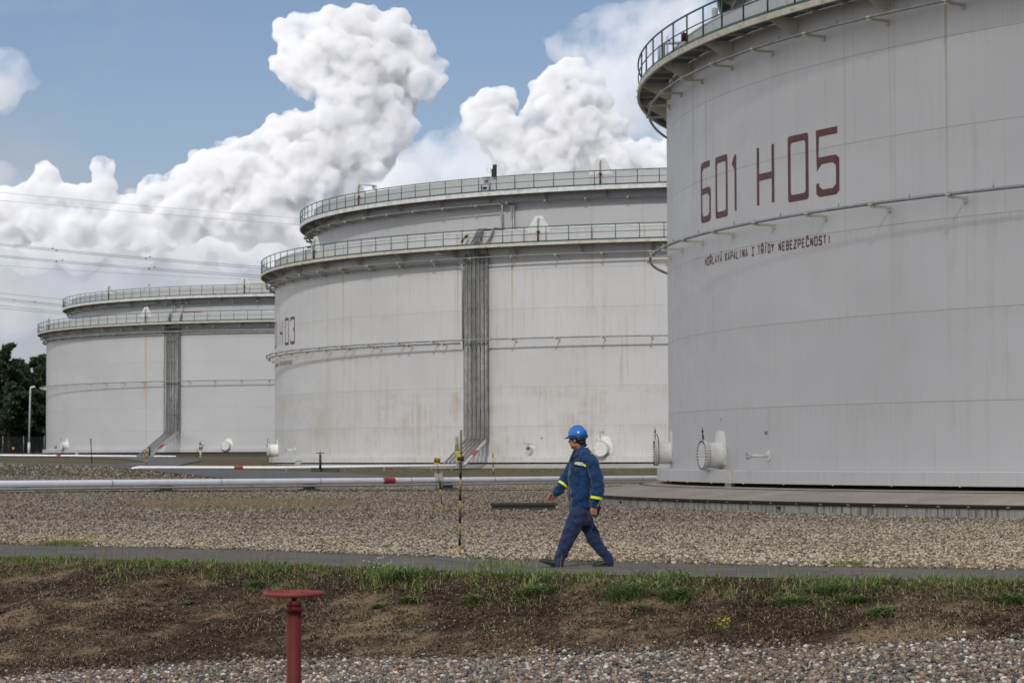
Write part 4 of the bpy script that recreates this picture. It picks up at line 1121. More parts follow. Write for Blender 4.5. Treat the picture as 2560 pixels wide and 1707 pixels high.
for x in (210, 350):
    c = along(G1, G2, x); MB().box(c-o3+Vector((0, 0, -.2)), (.3, .3, .3)).obj('pipe_support', M['conc_pale'], P3)

# ------------------------------------------------------------------ small site furniture
def banded(T, p0, p1, r, bands, names=('black_band', 'yellow_band')):
    """rod painted in bands; bands = list of (t0, t1, material, name)"""
    p0, p1 = Vector(p0), Vector(p1)
    for t0, t1, m, nm in bands: MB().tube([p0.lerp(p1, t0), p0.lerp(p1, t1)], r, 10).obj(nm, m, T)
def flat_place(M4): return lambda x, y, dz: M4 @ Vector((x, y, dz))
# tall striped sign post by the path
a = slope_at(1147, 1391); T = empty('sign_post', (a[0], a[1], a[2]), 'tall black and yellow striped post at the path edge, topped by a warning triangle', 'sign post')
H = (1391-1076)/F*a[1]; s = a[1]/F
yb = lambda y: (1391-y)*s/H
zy = lambda q: 1060+q/4.61
seq = [(1540, 1395, 'y'), (1395, 1270, 'b'), (1270, 1135, 'y'), (1135, 1012, 'b'), (1012, 880, 'y'), (880, 760, 'b'), (760, 625, 'y'), (625, 495, 'b'), (495, 66, 'w')]
lean = Vector((.028, 0, H))
banded(T, (0, 0, 0), lean, .018, [(max(-.02, yb(zy(u))), yb(zy(v)), {'y': M['oliveyellow'], 'b': M['black'], 'w': M['postwood']}[c], {'y': 'yellow_band', 'b': 'black_band', 'w': 'bare_top'}[c]) for u, v, c in seq])
Ms = Matrix.Translation(Vector((-.020, -.012, 0))+lean*(1-.20/H*.5-.045)) @ Matrix.Rotation(rad(-68), 4, 'Z') @ Matrix.Translation((-.085, 0, 0)) @ Matrix.Rotation(rad(90), 4, 'X')
MB().prism([(-.10, -.125), (.10, -.125), (.10, .105), (-.10, .105)], Ms, .004).obj('sign_plate', M['signwhite'], T)
tri = MB().prism([(-.098, -.10), (.098, -.10), (0, .09)], Ms @ Matrix.Translation((0, 0, .004)), .003).obj('warning_triangle', M['black'], T)
MB().prism([(-.078, -.090), (.078, -.090), (0, .062)], Ms @ Matrix.Translation((0, 0, .007)), .003).obj('triangle_field', M['yellowgreen'], tri)
text_mesh('triangle_text', [('E', -.042, -.004, -.082, -.012, .012, .012), ('X', .004, .042, -.082, -.012, .012, .012)], flat_place(Ms @ Matrix.Translation((0, 0, .010))), M['black'], tri)
M2 = Ms @ Matrix.Translation((0, -.185, 0))
MB().prism([(-.095, -.055), (.095, -.055), (.095, .055), (-.095, .055)], M2, .004).obj('notice_plate', M['yellowgreen'], T)
MB().box((0, 0, 0), (.15, .016, .002), M=M2.to_3x3()).obj('notice_line', M['dark'], T).location = (M2 @ Vector((0, .01, .004)))
MB().box(lean*.80+Vector((-.03, -.02, 0)), (.06, .05, .035)).obj('clip', M['yellow'], T)
MB().tube([lean*.775+Vector((-.045, 0, .015)), lean*.775+Vector((.045, 0, .0))], .035, 12).obj('lamp_case', M['dark'], T)
# short striped cable marker
a = slope_at(1106, 1287); T = empty('cable_marker', (a[0], a[1], a[2]), 'leaning black and yellow cable marker with an orange plate reading KAB', 'marker post')
s = a[1]/F; top = Vector(((1092.5-1106)*s, 0, (1287-1158)*s))
bb = [0, .06, .21, .35, .50, .64, .80, .90, 1.0]
banded(T, (0, 0, 0), top, .013, [(bb[i], bb[i+1], M['black'] if i % 2 == 0 else M['yellow'], 'black_band' if i % 2 == 0 else 'yellow_band') for i in range(8)])
MB().box((0, 0, .02), (.10, .10, .09)).obj('foot_block', M['galv'], T)
Ms = Matrix.Translation(top+Vector((-.005, -.018, .06))) @ Matrix.Rotation(rad(6), 4, 'Y') @ Matrix.Rotation(rad(90), 4, 'X')
MB().prism([(-.078, -.075), (.078, -.075), (.078, .075), (-.078, .075)], Ms, .006).obj('marker_plate', M['yellow'], T)
text_mesh('plate_text', word('KAB', -.066, .070, -.045, .04, .016, .18), flat_place(Ms @ Matrix.Translation((0, 0, .006))), M['black'], T)
def marker(x, yb_, yt, label, xt=None, plate=(10, 12), m=None, stripes=5, r=.02, plate_m=None, D=None):
    a = slope_at(x, yb_) if D is None else px(x, yb_, D); s = a[1]/F
    T = empty('marker_post', a, label, 'marker post')
    top = Vector((((xt or x)-x)*s, 0, (yb_-yt)*s))
    for i in range(stripes):
        MB().tube([top*(i/stripes), top*((i+1)/stripes)], r, 8).obj('black_band' if i % 2 == 0 else 'yellow_band', M['black'] if i % 2 == 0 else M['yellow'], T)
    MB().box(top+Vector((0, -.02, plate[1]*s*.35)), (plate[0]*s, .015, plate[1]*s)).obj('marker_plate', plate_m or M['yellow'], T)
    return T
marker(1233, 1190, 1134, 'slim striped marker with yellow plate before the middle tank, left of the man', 1231, (6, 9), r=.03, D=139)
marker(230, 1160, 1106, 'tall dark leaning marker on the road bend in front of the farthest tank', 227, (5, 12), stripes=1, r=.03, plate_m=M['oliveyellow'])
marker(366, 1162, 1126, 'striped marker with yellow plate just left of the slanting pipes of the farthest tank', 367, (6, 6), r=.03)
marker(493, 1148, 1124, 'small thin marker with yellow tip right of the slanting pipes of the farthest tank', 493, (4, 5), stripes=1, r=.025, D=245)
marker(673, 1150, 1129, 'small yellow topped marker beside the left edge of the middle tank', 673, (4, 5), stripes=1, r=.03, D=240)
marker(33, 1128, 1122, 'tiny yellow marker in the grass left of the lamp post', 33, (5, 5), stripes=1, r=.03, D=300)
def post_thing(name, x, yb_, D, parts, label, cat):
    a = px(x, yb_, D); T = empty(name, a, label, cat); s = D/F
    for nm, mb, m in parts(s): mb.obj(nm, m, T)
    return T
post_thing('valve_post', 800, 1173, 146, lambda s: [('stand', MB().tube([(0, 0, 0), (0, 0, .86)], [.075, .062], 10), M['black']), ('stem', MB().tube([(0, 0, .86), (0, 0, 1.06)], .018, 6), M['black']),
    ('handwheel', MB().tube([(.22*math.cos(q), .22*math.sin(q), .92) for q in [i*math.pi/8 for i in range(16)]], .022, 6, closed=True).tube([(-.22, 0, .92), (.22, 0, .92)], .016, 6), M['black'])], 'black valve stand with handwheel in front of the middle tank', 'valve stand')
post_thing('valve_post', 374, 1139, 253, lambda s: [('stand', MB().tube([(0, 0, 0), (0, 0, .74)], .085, 8), M['black']), ('handwheel', MB().tube([(.2*math.cos(q), .2*math.sin(q), .78) for q in [i*math.pi/8 for i in range(16)]], .03, 6, closed=True).tube([(-.2, 0, .78), (.2, 0, .78)], .02, 6), M['black'])],
    'small black valve stand at the foot of the slanting pipes of the farthest tank', 'valve stand')
post_thing('instrument_post', 501, 1150, 248, lambda s: [('post', MB().tube([(0, 0, 0), (0, 0, 1.0)], .085, 8), M['boxgrey']), ('head', MB().box((-.07, 0, 1.12), (.12, .2, .3)).box((.11, 0, 1.12), (.12, .2, .3)), M['dark'])],
    'pale instrument post with a dark double head in front of the farthest tank', 'instrument post')
post_thing('instrument_box', 745, 1162, 149.5, lambda s: [('housing', MB().box((0, 0, .14), (.30, .26, .26)), M['boxgrey']), ('hood', MB().box((0, -.02, .28), (.36, .32, .05)), M['white'])], 'small white hooded box on the pipe at the left foot of the middle tank', 'instrument box')
post_thing('instrument_box', 192, 1136, 256, lambda s: [('housing', MB().box((0, 0, .08), (.30, .26, .2)), M['boxgrey']), ('hood', MB().box((0, -.02, .20), (.38, .32, .05)), M['white'])], 'small white hooded box on the farthest pipe near the lamp post', 'instrument box')
c = along(A_, B_, 1096); g0 = gz(c.x, c.y)
T = empty('junction_box', (c.x, c.y-.25, c.z), 'grey electrical box standing against the nearest pipeline behind the KAB marker', 'junction box')
MB().box((0, 0, .16), (.36, .2, .36)).obj('housing', M['boxgrey'], T, .01); MB().box((0, 0, .37), (.40, .24, .05)).obj('lid', M['galv'], T)
MB().tube([(-.1, 0, -.0), (-.1, 0, g0-c.z)], .025, 6).tube([(.1, 0, -.0), (.1, 0, g0-c.z)], .025, 6).obj('stand', M['dark'], T)
# manhole slab with a dark timber lid
a = px(1308, 1277, 70.5); T = empty('inspection_slab', (a[0], a[1], gz(a[0], a[1])-.02), 'low concrete block with a dark mossy timber lid on the gravel behind the man', 'concrete block')
MB().box((0, .5, .06), (1.72, 1., .16)).obj('block', M['conc_face'], T, .01)
MB().box((0, .48, .175), (1.84, 1.08, .07)).obj('lid', M['conc_dark'], T, .008)
a = px(812, 1184, 146.6); T = empty('concrete_block', (a[0], a[1], gz(a[0], a[1])), 'weathered dark concrete block under the black valve stand', 'concrete block')
MB().box((0, 0, .05), (1.55, .6, .34)).obj('block', M['conc_dark'], T, .02)

# lamp post at the far left
a = px(72.5, 1129, 300); H = (1129-968)/F*300
T = empty('lamp_post', a, 'slim white lamp post left of the farthest tank', 'lamp post')
MB().tube([(0, 0, -.3), (0, 0, H*.14)], [.16, .15], 10).obj('base_sleeve', M['lampwhite'], T)
MB().tube([(0, 0, H*.14), (.14, 0, H-.15), (.22, 0, H)], [.11, .09, .08], 10).obj('pole', M['lampwhite'], T)
MB().box((.42, 0, H+.02), (.55, .3, .2), M=Matrix.Rotation(rad(-14), 3, 'Y')).obj('lamp_head', M['white'], T, .05)

# red indicator post with handwheel, close to the camera
D = 13.; a = (px(734.5, 1500, D)[0], D); g0 = gz(*a)
T = empty('valve_indicator_post', (a[0], a[1], g0), 'dull red post with a flat red handwheel on top, close to the camera', 'valve post')
zt_ = px(734.5, 1500, D)[2]-g0
MB().tube([(0, 0, -.1), (0, 0, zt_-.06)], .0375, 24).obj('post', M['red'], T)
MB().tube([(0, 0, zt_-.058), (0, 0, zt_-.03)], .0395, 24).tube([(0, 0, zt_-.03), (0, 0, zt_)], .037, 24).obj('collar', M['red'], T)
MB().box((-.042, 0, .35), (.012, .03, .6)).obj('side_bar', M['dark'], T)
for q in range(6): MB().tube([(.036*math.cos(q*1.047+.3), .036*math.sin(q*1.047+.3), zt_-.045), (.046*math.cos(q*1.047+.3), .046*math.sin(q*1.047+.3), zt_-.045)], .005, 6).obj('bolt', M['dark'], T)
MB().tube([(0, 0, zt_), (0, 0, zt_+.03)], .013, 12).obj('stem', M['black'], T)
w = MB(); zc = zt_+.036
w.tube([(.143*math.cos(q)+.0, .143*math.sin(q), zc) for q in [i*math.pi/24 for i in range(48)]], .0125, 10, closed=True)
for i in range(3):
    q = i*math.pi/3+.3; w.tube([(.14*math.cos(q), .14*math.sin(q), zc), (0, 0, zc-.012), (-.14*math.cos(q), -.14*math.sin(q), zc)], .006, 8)
w.lathe([(0, .014), (.02, .012), (.03, 0), (.022, -.02), (0, -.022)], c=(0, 0, zc-.002), n=16)
wh = w.obj('handwheel', M['wheelred'], T)

# ------------------------------------------------------------------ power cables
CAB = [((0, 480), (748, 545), 700, .035, 'highest faint power cable above the left tanks'), ((0, 500), (748, 561), 700, .035, 'second faint power cable below the highest one'),
       ((0, 609), (650, 666), 520, .045, 'upper strand of the dark cable pair running to the railing of the middle tank'), ((0, 613), (650, 671), 520, .045, 'lower strand of the dark cable pair running to the railing of the middle tank'),
       ((0, 638), (660, 689), 520, .045, 'upper strand of the cable pair just above the inner ring of the farthest tank'), ((0, 642), (660, 694), 520, .045, 'lower strand of the cable pair just above the inner ring of the farthest tank'),
       ((0, 663), (553, 695), 650, .03, 'faint single cable below the two dark pairs'),
       ((0, 733), (154, 748), 560, .035, 'topmost of the short cables ending at the farthest tank'), ((0, 746), (154, 762), 520, .05, 'darkest thick cable ending at the railing of the farthest tank'),
       ((0, 751), (154, 766), 520, .035, 'thin cable directly under the darkest thick one'), ((0, 764), (150, 779), 520, .035, 'second lowest cable left of the farthest tank'), ((0, 771), (150, 784), 520, .035, 'lowest cable left of the farthest tank')]
for (p, q, D, r, lab) in CAB:
    a, b = Vector(px(*p, D)), Vector(px(*q, D)); d = b-a
    P = [a+d*t+Vector((0, 0, 1.4*(t*t-t)*(.6 if d.length > 20 else 0))) for t in [-.8+i*.12 for i in range(24)]]
    o = MB().tube([v-P[0] for v in P], r, 5).obj('power_cable', M['wire'], None); o.location = P[0]
    tag(o, lab, 'power cable', 'power cables')
    sp = MB()
    for t in ((.18, .52) if p[1] > 600 else ()): c = a+d*(t+.07*rnd.random())-P[0]; sp.box(c, (.22, .2, .26), M=Matrix.Rotation(.5, 3, 'Y'))
    if sp.v and r > .04: sp.obj('spacer', M['dark'], o)

# ------------------------------------------------------------------ trees
def conifer(x, y, h, w, seed, label, n=5200):
    r = np.random.RandomState(seed); z = gz(x, y)
    T = empty('conifer', (x, y, z), label, 'tree', 'dark conifers behind the farthest tank')
    tr = MB(); bend = (r.rand()-.5)*.5
    tr.tube([(0, 0, -.3), (bend*.3, 0, h*.35), (bend, 0, h*.7), (bend*1.1, 0, h*.97)], [.20, .16, .09, .02], 8)
    limbs = []
    nl = 46
    for i in range(nl):
        t = .16+.82*(i/nl)**.9; az = r.rand()*6.283
        L = w*(1-t)**.62*(.6+.55*r.rand())*(.75 if t < .3 else 1)+.25
        p0 = Vector((bend*t, 0, h*t)); up = .12+.55*t+.25*r.rand()
        p1 = p0+Vector((math.cos(az)*L*.55, math.sin(az)*L*.55, L*.10*up)); p2 = p0+Vector((math.cos(az)*L, math.sin(az)*L, L*up*.55))
        tr.tube([p0, p1, p2], [.05*(1.2-t), .03, .012], 5); limbs.append((p0, p1, p2, L))
    tr.obj('trunk', M['bark'], T)
    # needle sprays set along the limbs
    C = []; U = []
    for (p0, p1, p2, L) in limbs:
        k = int(n/nl*(.35+L/w))
        t = .25+.8*r.rand(k)**.8
        a, b, c = np.array(p0), np.array(p1), np.array(p2)
        tt = t[:, None]; q = (1-tt)**2*a+2*tt*(1-tt)*b+tt**2*c
        cl = np.floor(t*5)/5
        sp = .10+.22*L*(.35+.3*np.sin(t*9+L*7))[:, None]
        q = q+r.randn(k, 3)*sp*np.array([1, 1, .55])*.8
        C.append(q)
    C = np.concatenate(C); k = len(C)
    # tip leader
    s = .13+.19*r.rand(k)
    d = r.randn(k, 3); d[:, 2] = np.abs(d[:, 2])*.8+.2; d /= np.linalg.norm(d, axis=1)[:, None]
    e = np.cross(d, r.randn(k, 3)); e /= np.linalg.norm(e, axis=1)[:, None]
    s = s[:, None]
    V = np.stack([C-e*s*.35, C+d*s*.6-e*s*.5, C+d*s*1.5, C+d*s*.6+e*s*.5], 1).reshape(-1, 3)
    Fc = np.arange(4*k).reshape(-1, 4)
    np_mesh('crown', V, Fc, M['needle'], T)
    return T
base = [(-64.6, 322, 14.2, 2.9, 'tall dark conifer at the left frame edge with a pointed crown'), (-61.9, 318, 14.9, 3.0, 'tallest dark conifer behind the lamp post'),
        (-59.3, 324, 13.4, 2.7, 'dark conifer right of the tallest one'), (-57.2, 320, 13.2, 2.4, 'dark conifer hard against the left edge of the farthest tank'),
        (-67.4, 320, 13.0, 3.0, 'dark conifer partly outside the left frame edge'), (-63.3, 332, 12.4, 3.2, 'lower conifer filling the gap behind the two tallest trees'),
        (-58.4, 334, 12.2, 3.0, 'rear conifer filling the gap beside the farthest tank'), (-60.8, 337, 12.6, 3.4, 'rearmost conifer behind the lamp post'), (-70.5, 326, 12.5, 3.2, 'conifer beyond the left frame edge'),
        (-65.9, 340, 12.0, 3.4, 'rear conifer at the far left')]
for i, (x, y, h, w, lab) in enumerate(base): conifer(x, y, h*.91, w*1.15, 20+i, lab, 34000)
# under-wood behind the trunks
X, Y = pts(16000, -78, -52, 322, 346); n = len(X)
blades('undergrowth', X, Y, .8+3.2*R_.rand(n)**1.5, .20+.15*R_.rand(n), .7, M['needle'], kind='stuff')
# wire mesh fence in front of the trees
T = empty('mesh_fence', (-66, 312, gz(-60, 312)), 'dim grey wire fence in front of the conifers', 'fence')
f = MB()
for i in range(26): f.tube([(-3, 0, .1+i*.075), (12.5, 0, .1+i*.075)], .004, 4, caps=False)
for i in range(110): f.tube([(-3+i*.142, 0, .05), (-3+i*.142, 0, 2.0)], .004, 4, caps=False)
f.obj('wire_mesh', M['wire'], T)
for i in range(7): MB().tube([(-3+i*2.5, 0.02, -.2), (-3+i*2.5, .02, 2.1)], .035, 8).obj('fence_post', M['galv'], T)

# ------------------------------------------------------------------ the walking man
PD = 32.45
def W(x, y, dy=0.):
    """body landmark read off the plan at the man's distance, dy = away from the viewer"""
    a = px(x, y, PD); return Vector((a[0], PD+dy, a[2]))
ORG = Vector((W(1440, 1417)[0], PD, 0))
def L(x, y, dy=0.): return W(x, y, dy)-ORG
def ell_loft(mb, secs, n=24):
    """secs: (centre, rx, ry, tilt) horizontal-ish ellipses"""
    vs = []
    for (c, rx, ry, *t) in secs:
        yaw = t[0] if t else 0.
        for k in range(n):
            q = 2*math.pi*k/n; v = Vector((rx*math.cos(q), ry*math.sin(q), 0)); v.rotate(Euler((0, 0, yaw)))
            vs.append(c+v)
    m = len(secs); fs = [(i*n+k, i*n+(k+1) % n, (i+1)*n+(k+1) % n, (i+1)*n+k) for i in range(m-1) for k in range(n)]
    fs.append(tuple(range(n))[::-1]); fs.append(tuple(range((m-1)*n, m*n)))
    mb.add(vs, fs, True); return mb
def sphere(mb, c, s, M3=None, n=14):
    M3 = M3 or Matrix.Identity(3)
    vs = []; fs = []
    for i in range(1, n):
        p = math.pi*i/n
        for k in range(2*n):
            q = math.pi*k/n; vs.append(Vector(c)+M3 @ Vector((s[0]*math.sin(p)*math.cos(q), s[1]*math.sin(p)*math.sin(q), s[2]*math.cos(p))))
    vs.append(Vector(c)+M3 @ Vector((0, 0, s[2]))); vs.append(Vector(c)+M3 @ Vector((0, 0, -s[2])))
    N = 2*n; T_, B_2 = len(vs)-2, len(vs)-1
    for i in range(n-2):
        for k in range(N): fs.append((i*N+k, (i+1)*N+k, (i+1)*N+(k+1) % N, i*N+(k+1) % N))
    for k in range(N): fs.append((T_, k, (k+1) % N)); fs.append((B_2, (n-2)*N+(k+1) % N, (n-2)*N+k))
    mb.add(vs, fs, True); return mb
def catmull(P, k=5):
    P = [Vector(p) for p in P]; Q = [P[0]*2-P[1]]+P+[P[-1]*2-P[-2]]; out = []
    for i in range(1, len(Q)-2):
        for j in range(k):
            t = j/k; out.append(.5*((2*Q[i])+(Q[i+1]-Q[i-1])*t+(2*Q[i-1]-5*Q[i]+4*Q[i+1]-Q[i+2])*t*t+(3*Q[i]-Q[i-1]-3*Q[i+1]+Q[i+2])*t**3))
    out.append(P[-1]); return out
def limb(mb, P, R, n=18, k=5, cap=True):
    pts_ = catmull(P, k); rs = []
    for i in range(len(pts_)):
        t = i/k; a = min(int(t), len(R)-2); u = t-a; u = u*u*(3-2*u); rs.append(R[a]*(1-u)+R[a+1]*u)
    mb.tube(pts_, rs, n)
    if cap: sphere(mb, pts_[0], (rs[0],)*3, n=8); sphere(mb, pts_[-1], (rs[-1],)*3, n=8)
    return mb
def fuse(o, vox, wr=0., ws=.1, smooth=4, tex='w'):
    m = o.modifiers.new('fuse', 'REMESH'); m.mode = 'VOXEL'; m.voxel_size = vox; m.use_smooth_shade = True
    s = o.modifiers.new('soft', 'SMOOTH'); s.factor = .5; s.iterations = smooth
    if wr:
        for j, (sc, st) in enumerate(((ws*1.7, wr*1.35), (ws*.75, wr*.8))):
            t = bpy.data.textures.new('folds', 'CLOUDS'); t.noise_scale = sc; t.noise_depth = 1
            d = o.modifiers.new('folds', 'DISPLACE'); d.texture = t; d.strength = st; d.mid_level = .5; d.texture_coords = 'LOCAL'
def skin_mat():
    t = NT('skin'); n = t.noise(t.coord(), 30., 4, .6)
    t.set(Base_Color=t.ramp(n, [(.3, (.25, .115, .075)), (.7, (.34, .17, .115))]), Roughness=.5, Subsurface_Weight=.08)
    return t.m
def cloth_mat(name, col, col2):
    t = NT(name); c = t.coord(); n = t.noise(c, 7., 5, .6, .6); w = t.noise(t.mapping(c, (1, 1, 1)), 220., 2, .5)
    cc = t.ramp(n, [(.3, col), (.72, col2)])
    t.set(Base_Color=cc, Roughness=.75, Sheen_Weight=.15, Specular_IOR_Level=.25); t.bump(w, .25, .002); return t.m
M['skin'] = skin_mat()
M['jacket'] = cloth_mat('jacket_cloth', (.0015, .019, .070), (.005, .040, .122))
M['trouser'] = cloth_mat('trouser_cloth', (.007, .015, .046), (.014, .030, .082))
M['helmetm'] = simple('helmet_plastic', (.004, .125, .42), .25, var=.06, spec=.5)
M['hair'] = simple('dark_hair', (.012, .009, .007), .6, var=.4, scale=60)
M['hivis'] = simple('hi_vis_tape', (.62, .72, .02), .5, var=.08)
M['shoe'] = simple('work_shoe', (.018, .019, .014), .6, var=.5, scale=20)
M['badge'] = simple('badge_white', (.55, .56, .62), .6, var=.05)
M['badgeblue'] = simple('badge_blue', (.06, .13, .26), .6, var=.05)
M['shirt'] = simple('dark_shirt', (.012, .012, .013), .8)
M['grayband'] = simple('helmet_band', (.24, .25, .23), .6, var=.1)

# head frame: he looks away from us to the left; local +X = nose
HC = L(1441.5, 1099, .0); HM = Matrix.Rotation(rad(152), 3, 'Z') @ Matrix.Rotation(rad(4), 3, 'Y')
def Hd(x, y, z): return HC+HM @ Vector((x, y, z))
b = MB()
sphere(b, Hd(-.012, 0, .035), (.100, .078, .098), HM)                       # skull
sphere(b, Hd(.030, 0, -.040), (.068, .058, .080), HM)                       # face mass
sphere(b, Hd(.058, 0, -.088), (.032, .034, .026), HM, 10)                   # chin
for s in (-1, 1):
    sphere(b, Hd(.012, s*.050, -.068), (.045, .018, .030), HM @ Matrix.Rotation(rad(s*-8), 3, 'Z'), 10)   # jaw
    sphere(b, Hd(.060, s*.036, -.012), (.026, .022, .022), HM, 10)          # cheek
    sphere(b, Hd(.076, s*.030, .030), (.018, .026, .010), HM, 8)            # brow
    sphere(b, Hd(-.008, s*.080, -.008), (.020, .008, .032), HM @ Matrix.Rotation(rad(s*18), 3, 'Z'), 10)  # ear
b.tube([Hd(.088, 0, .022), Hd(.104, 0, -.004), Hd(.112, 0, -.022)], [.009, .011, .014], 10)
sphere(b, Hd(.106, 0, -.026), (.014, .017, .011), HM, 8)
for s in (-1, 1): sphere(b, Hd(.088, 0, -.052+s*.006), (.013, .024, .007), HM, 8)   # lips
limb(b, [Hd(-.020, 0, -.04), L(1447, 1122), L(1452, 1134)], [.060, .062, .075])
# trunk and limbs under the clothes
ell_loft(b, [(L(1447, 1283), .09, .12), (L(1447, 1260), .08, .12), (L(1449, 1215), .08, .11), (L(1452, 1165), .085, .125), (L(1455, 1146), .065, .11), (L(1453, 1130), .05, .06)])
LS, LE, LW = L(1471, 1152, -.170), L(1488, 1205, -.235), L(1483, 1260, -.245)
RS_, RE, RW = L(1443, 1152, .165), L(1414, 1200, .22), L(1387, 1234, .19)
limb(b, [LS, LE, LW], [.040, .036, .028]); limb(b, [RS_, RE, RW], [.040, .036, .028])
LH, LK, LA = L(1444, 1288, -.095), L(1418, 1343, -.105), L(1392, 1404, -.10)
RH, RK, RA = L(1454, 1288, .095), L(1481, 1340, .10), L(1520, 1396, .085)
limb(b, [LH, LK, LA], [.070, .050, .038]); limb(b, [RH, RK, RA], [.070, .050, .038])
limb(b, [LA, L(1395, 1411, -.1), L(1374, 1409, -.11)], [.034, .028, .022]); limb(b, [RA, L(1524, 1406, .085), L(1500, 1412, .08)], [.034, .028, .022])
def hand(mb, wrist, d, side, palm_n, curl, spread=.0):
    """d = finger direction, side = direction from little finger to index, palm_n = palm normal"""
    d, side, palm_n = d.normalized(), side.normalized(), palm_n.normalized()
    for t in (-.024, -.008, .008, .024):
        limb(mb, [wrist-d*.03, wrist+side*t*.8+d*.03, wrist+side*t*1.15+d*.085], [.024, .019, .0135], 10, 4)
    ln = [.058, .072, .078, .070]
    for i, t in enumerate((-.030, -.010, .010, .030)):
        p = wrist+d*.088+side*t; c = curl[i]; P = [p-d*.012]; dd_ = d.copy()
        dd_ = (dd_+side*t*spread).normalized()
        for j, f in enumerate((.42, .32, .26)):
            dd_ = (dd_*math.cos(c)+palm_n*math.sin(c)).normalized(); P.append(P[-1]+dd_*ln[i]*f)
        limb(mb, P, [.0105, .0098, .0090, .0075], 10, 3)
    th = [wrist+d*.028+side*.030, wrist+d*.055+side*.052+palm_n*.018, wrist+d*.082+side*.050+palm_n*.034, wrist+d*.100+side*.040+palm_n*.042]
    limb(mb, th, [.0165, .0125, .0108, .009], 10, 3)
hl = L(1482.5, 1266, -.245)
hand(b, hl, Vector((-.06, -.03, -1)), Vector((-.85, -.35, .1)), Vector((.45, .9, -.1)), [.75, .70, .66, .60])
hr = L(1386.5, 1236, .185)
hand(b, hr, Vector((-.72, -.12, -.60)), Vector((-.45, -.35, .62)), Vector((.35, -.85, -.2)), [.55, .48, .42, .30])
man = b.obj('person', M['skin'], None)
man.location = ORG
tag(man, 'walking man in blue work clothes and a blue hard hat, looking over towards the tanks', 'person')
fuse(man, .0048, smooth=2)
# eyes (dark), kept small
e = MB()
for s in (-1, 1): sphere(e, Hd(.081, s*.031, .010), (.009, .013, .010), HM, 8)
e.obj('eyes', M['badge'], man)
e = MB()
for s in (-1, 1): e.tube([Hd(.086, s*.012, .014), Hd(.094, s*.03, .014), Hd(.070, s*.062, .012), Hd(.0, s*.079, .010)], .0035, 6)
e.obj('glasses', M['black'], man)
# hair: back and sides, below the helmet
h = MB(); sphere(h, Hd(-.026, 0, .010), (.092, .082, .088), HM)
for s in (-1, 1): sphere(h, Hd(.014, s*.070, .020), (.030, .012, .040), HM, 10)
sphere(h, Hd(-.070, 0, -.040), (.045, .060, .045), HM, 10)
h.obj('hair', M['hair'], man)
# jacket
j = MB()
yawT = rad(24)
ell_loft(j, [(L(1446.5, 1269), .124, .175, yawT), (L(1447, 1258), .130, .180, yawT), (L(1448, 1235), .138, .185, yawT), (L(1449, 1205), .138, .185, yawT), (L(1450, 1172), .140, .195, yawT),
             (L(1452, 1150), .130, .200, yawT), (L(1455, 1136), .108, .180, yawT), (L(1456, 1127), .085, .125, yawT), (L(1456, 1120), .066, .082, yawT)], 32)
limb(j, [L(1462, 1140, -.155), L(1476, 1155, -.21), L(1484, 1180, -.235), L(1491, 1212, -.25), L(1489, 1232, -.25), L(1483, 1252, -.246), L(1482, 1262, -.246)], [.085, .083, .082, .085, .080, .060, .050], 20)
limb(j, [L(1446, 1142, .15), L(1434, 1158, .20), L(1421, 1184, .215), L(1409, 1206, .22), L(1399, 1221, .205), L(1390, 1231, .19)], [.082, .078, .076, .074, .062, .048], 20)
# collar
for P in ([(1434, 1138, -.10), (1443, 1126, -.105), (1455, 1114, -.07), (1462, 1112, 0)], [(1432, 1140, .06), (1436, 1128, .085), (1448, 1116, .08), (1462, 1112, 0)]):
    limb(j, [L(*p) for p in P], [.012, .020, .022, .020], 10)
limb(j, [L(1436, 1142, -.115), L(1445, 1133, -.135), L(1456, 1122, -.10)], [.016, .026, .020], 10)
jk = j.obj('jacket', M['jacket'], man); fuse(jk, .0085, .030, .085, 4)
sh = MB(); ell_loft(sh, [(L(1440, 1152, -.02), .085, .10, yawT), (L(1444, 1133, -.01), .070, .070, yawT), (L(1448, 1121), .067, .066, yawT)]); sh.obj('shirt', M['shirt'], man)
# trousers
t = MB()
ell_loft(t, [(L(1447, 1258), .115, .155), (L(1447, 1280), .128, .170), (L(1449, 1300), .130, .165), (L(1451, 1312), .10, .13)], 28)
limb(t, [L(1442, 1285, -.085), L(1430, 1315, -.095), L(1417, 1345, -.10), L(1404, 1375, -.10), L(1393, 1402, -.10), L(1391, 1413, -.10)], [.112, .104, .088, .074, .064, .062], 20)
limb(t, [L(1455, 1285, .08), L(1466, 1312, .09), L(1481, 1342, .095), L(1500, 1372, .09), L(1519, 1397, .085), L(1521, 1403, .085)], [.108, .098, .085, .072, .064, .062], 20)
tr = t.obj('trousers', M['trouser'], man); fuse(tr, .0085, .030, .085, 3)
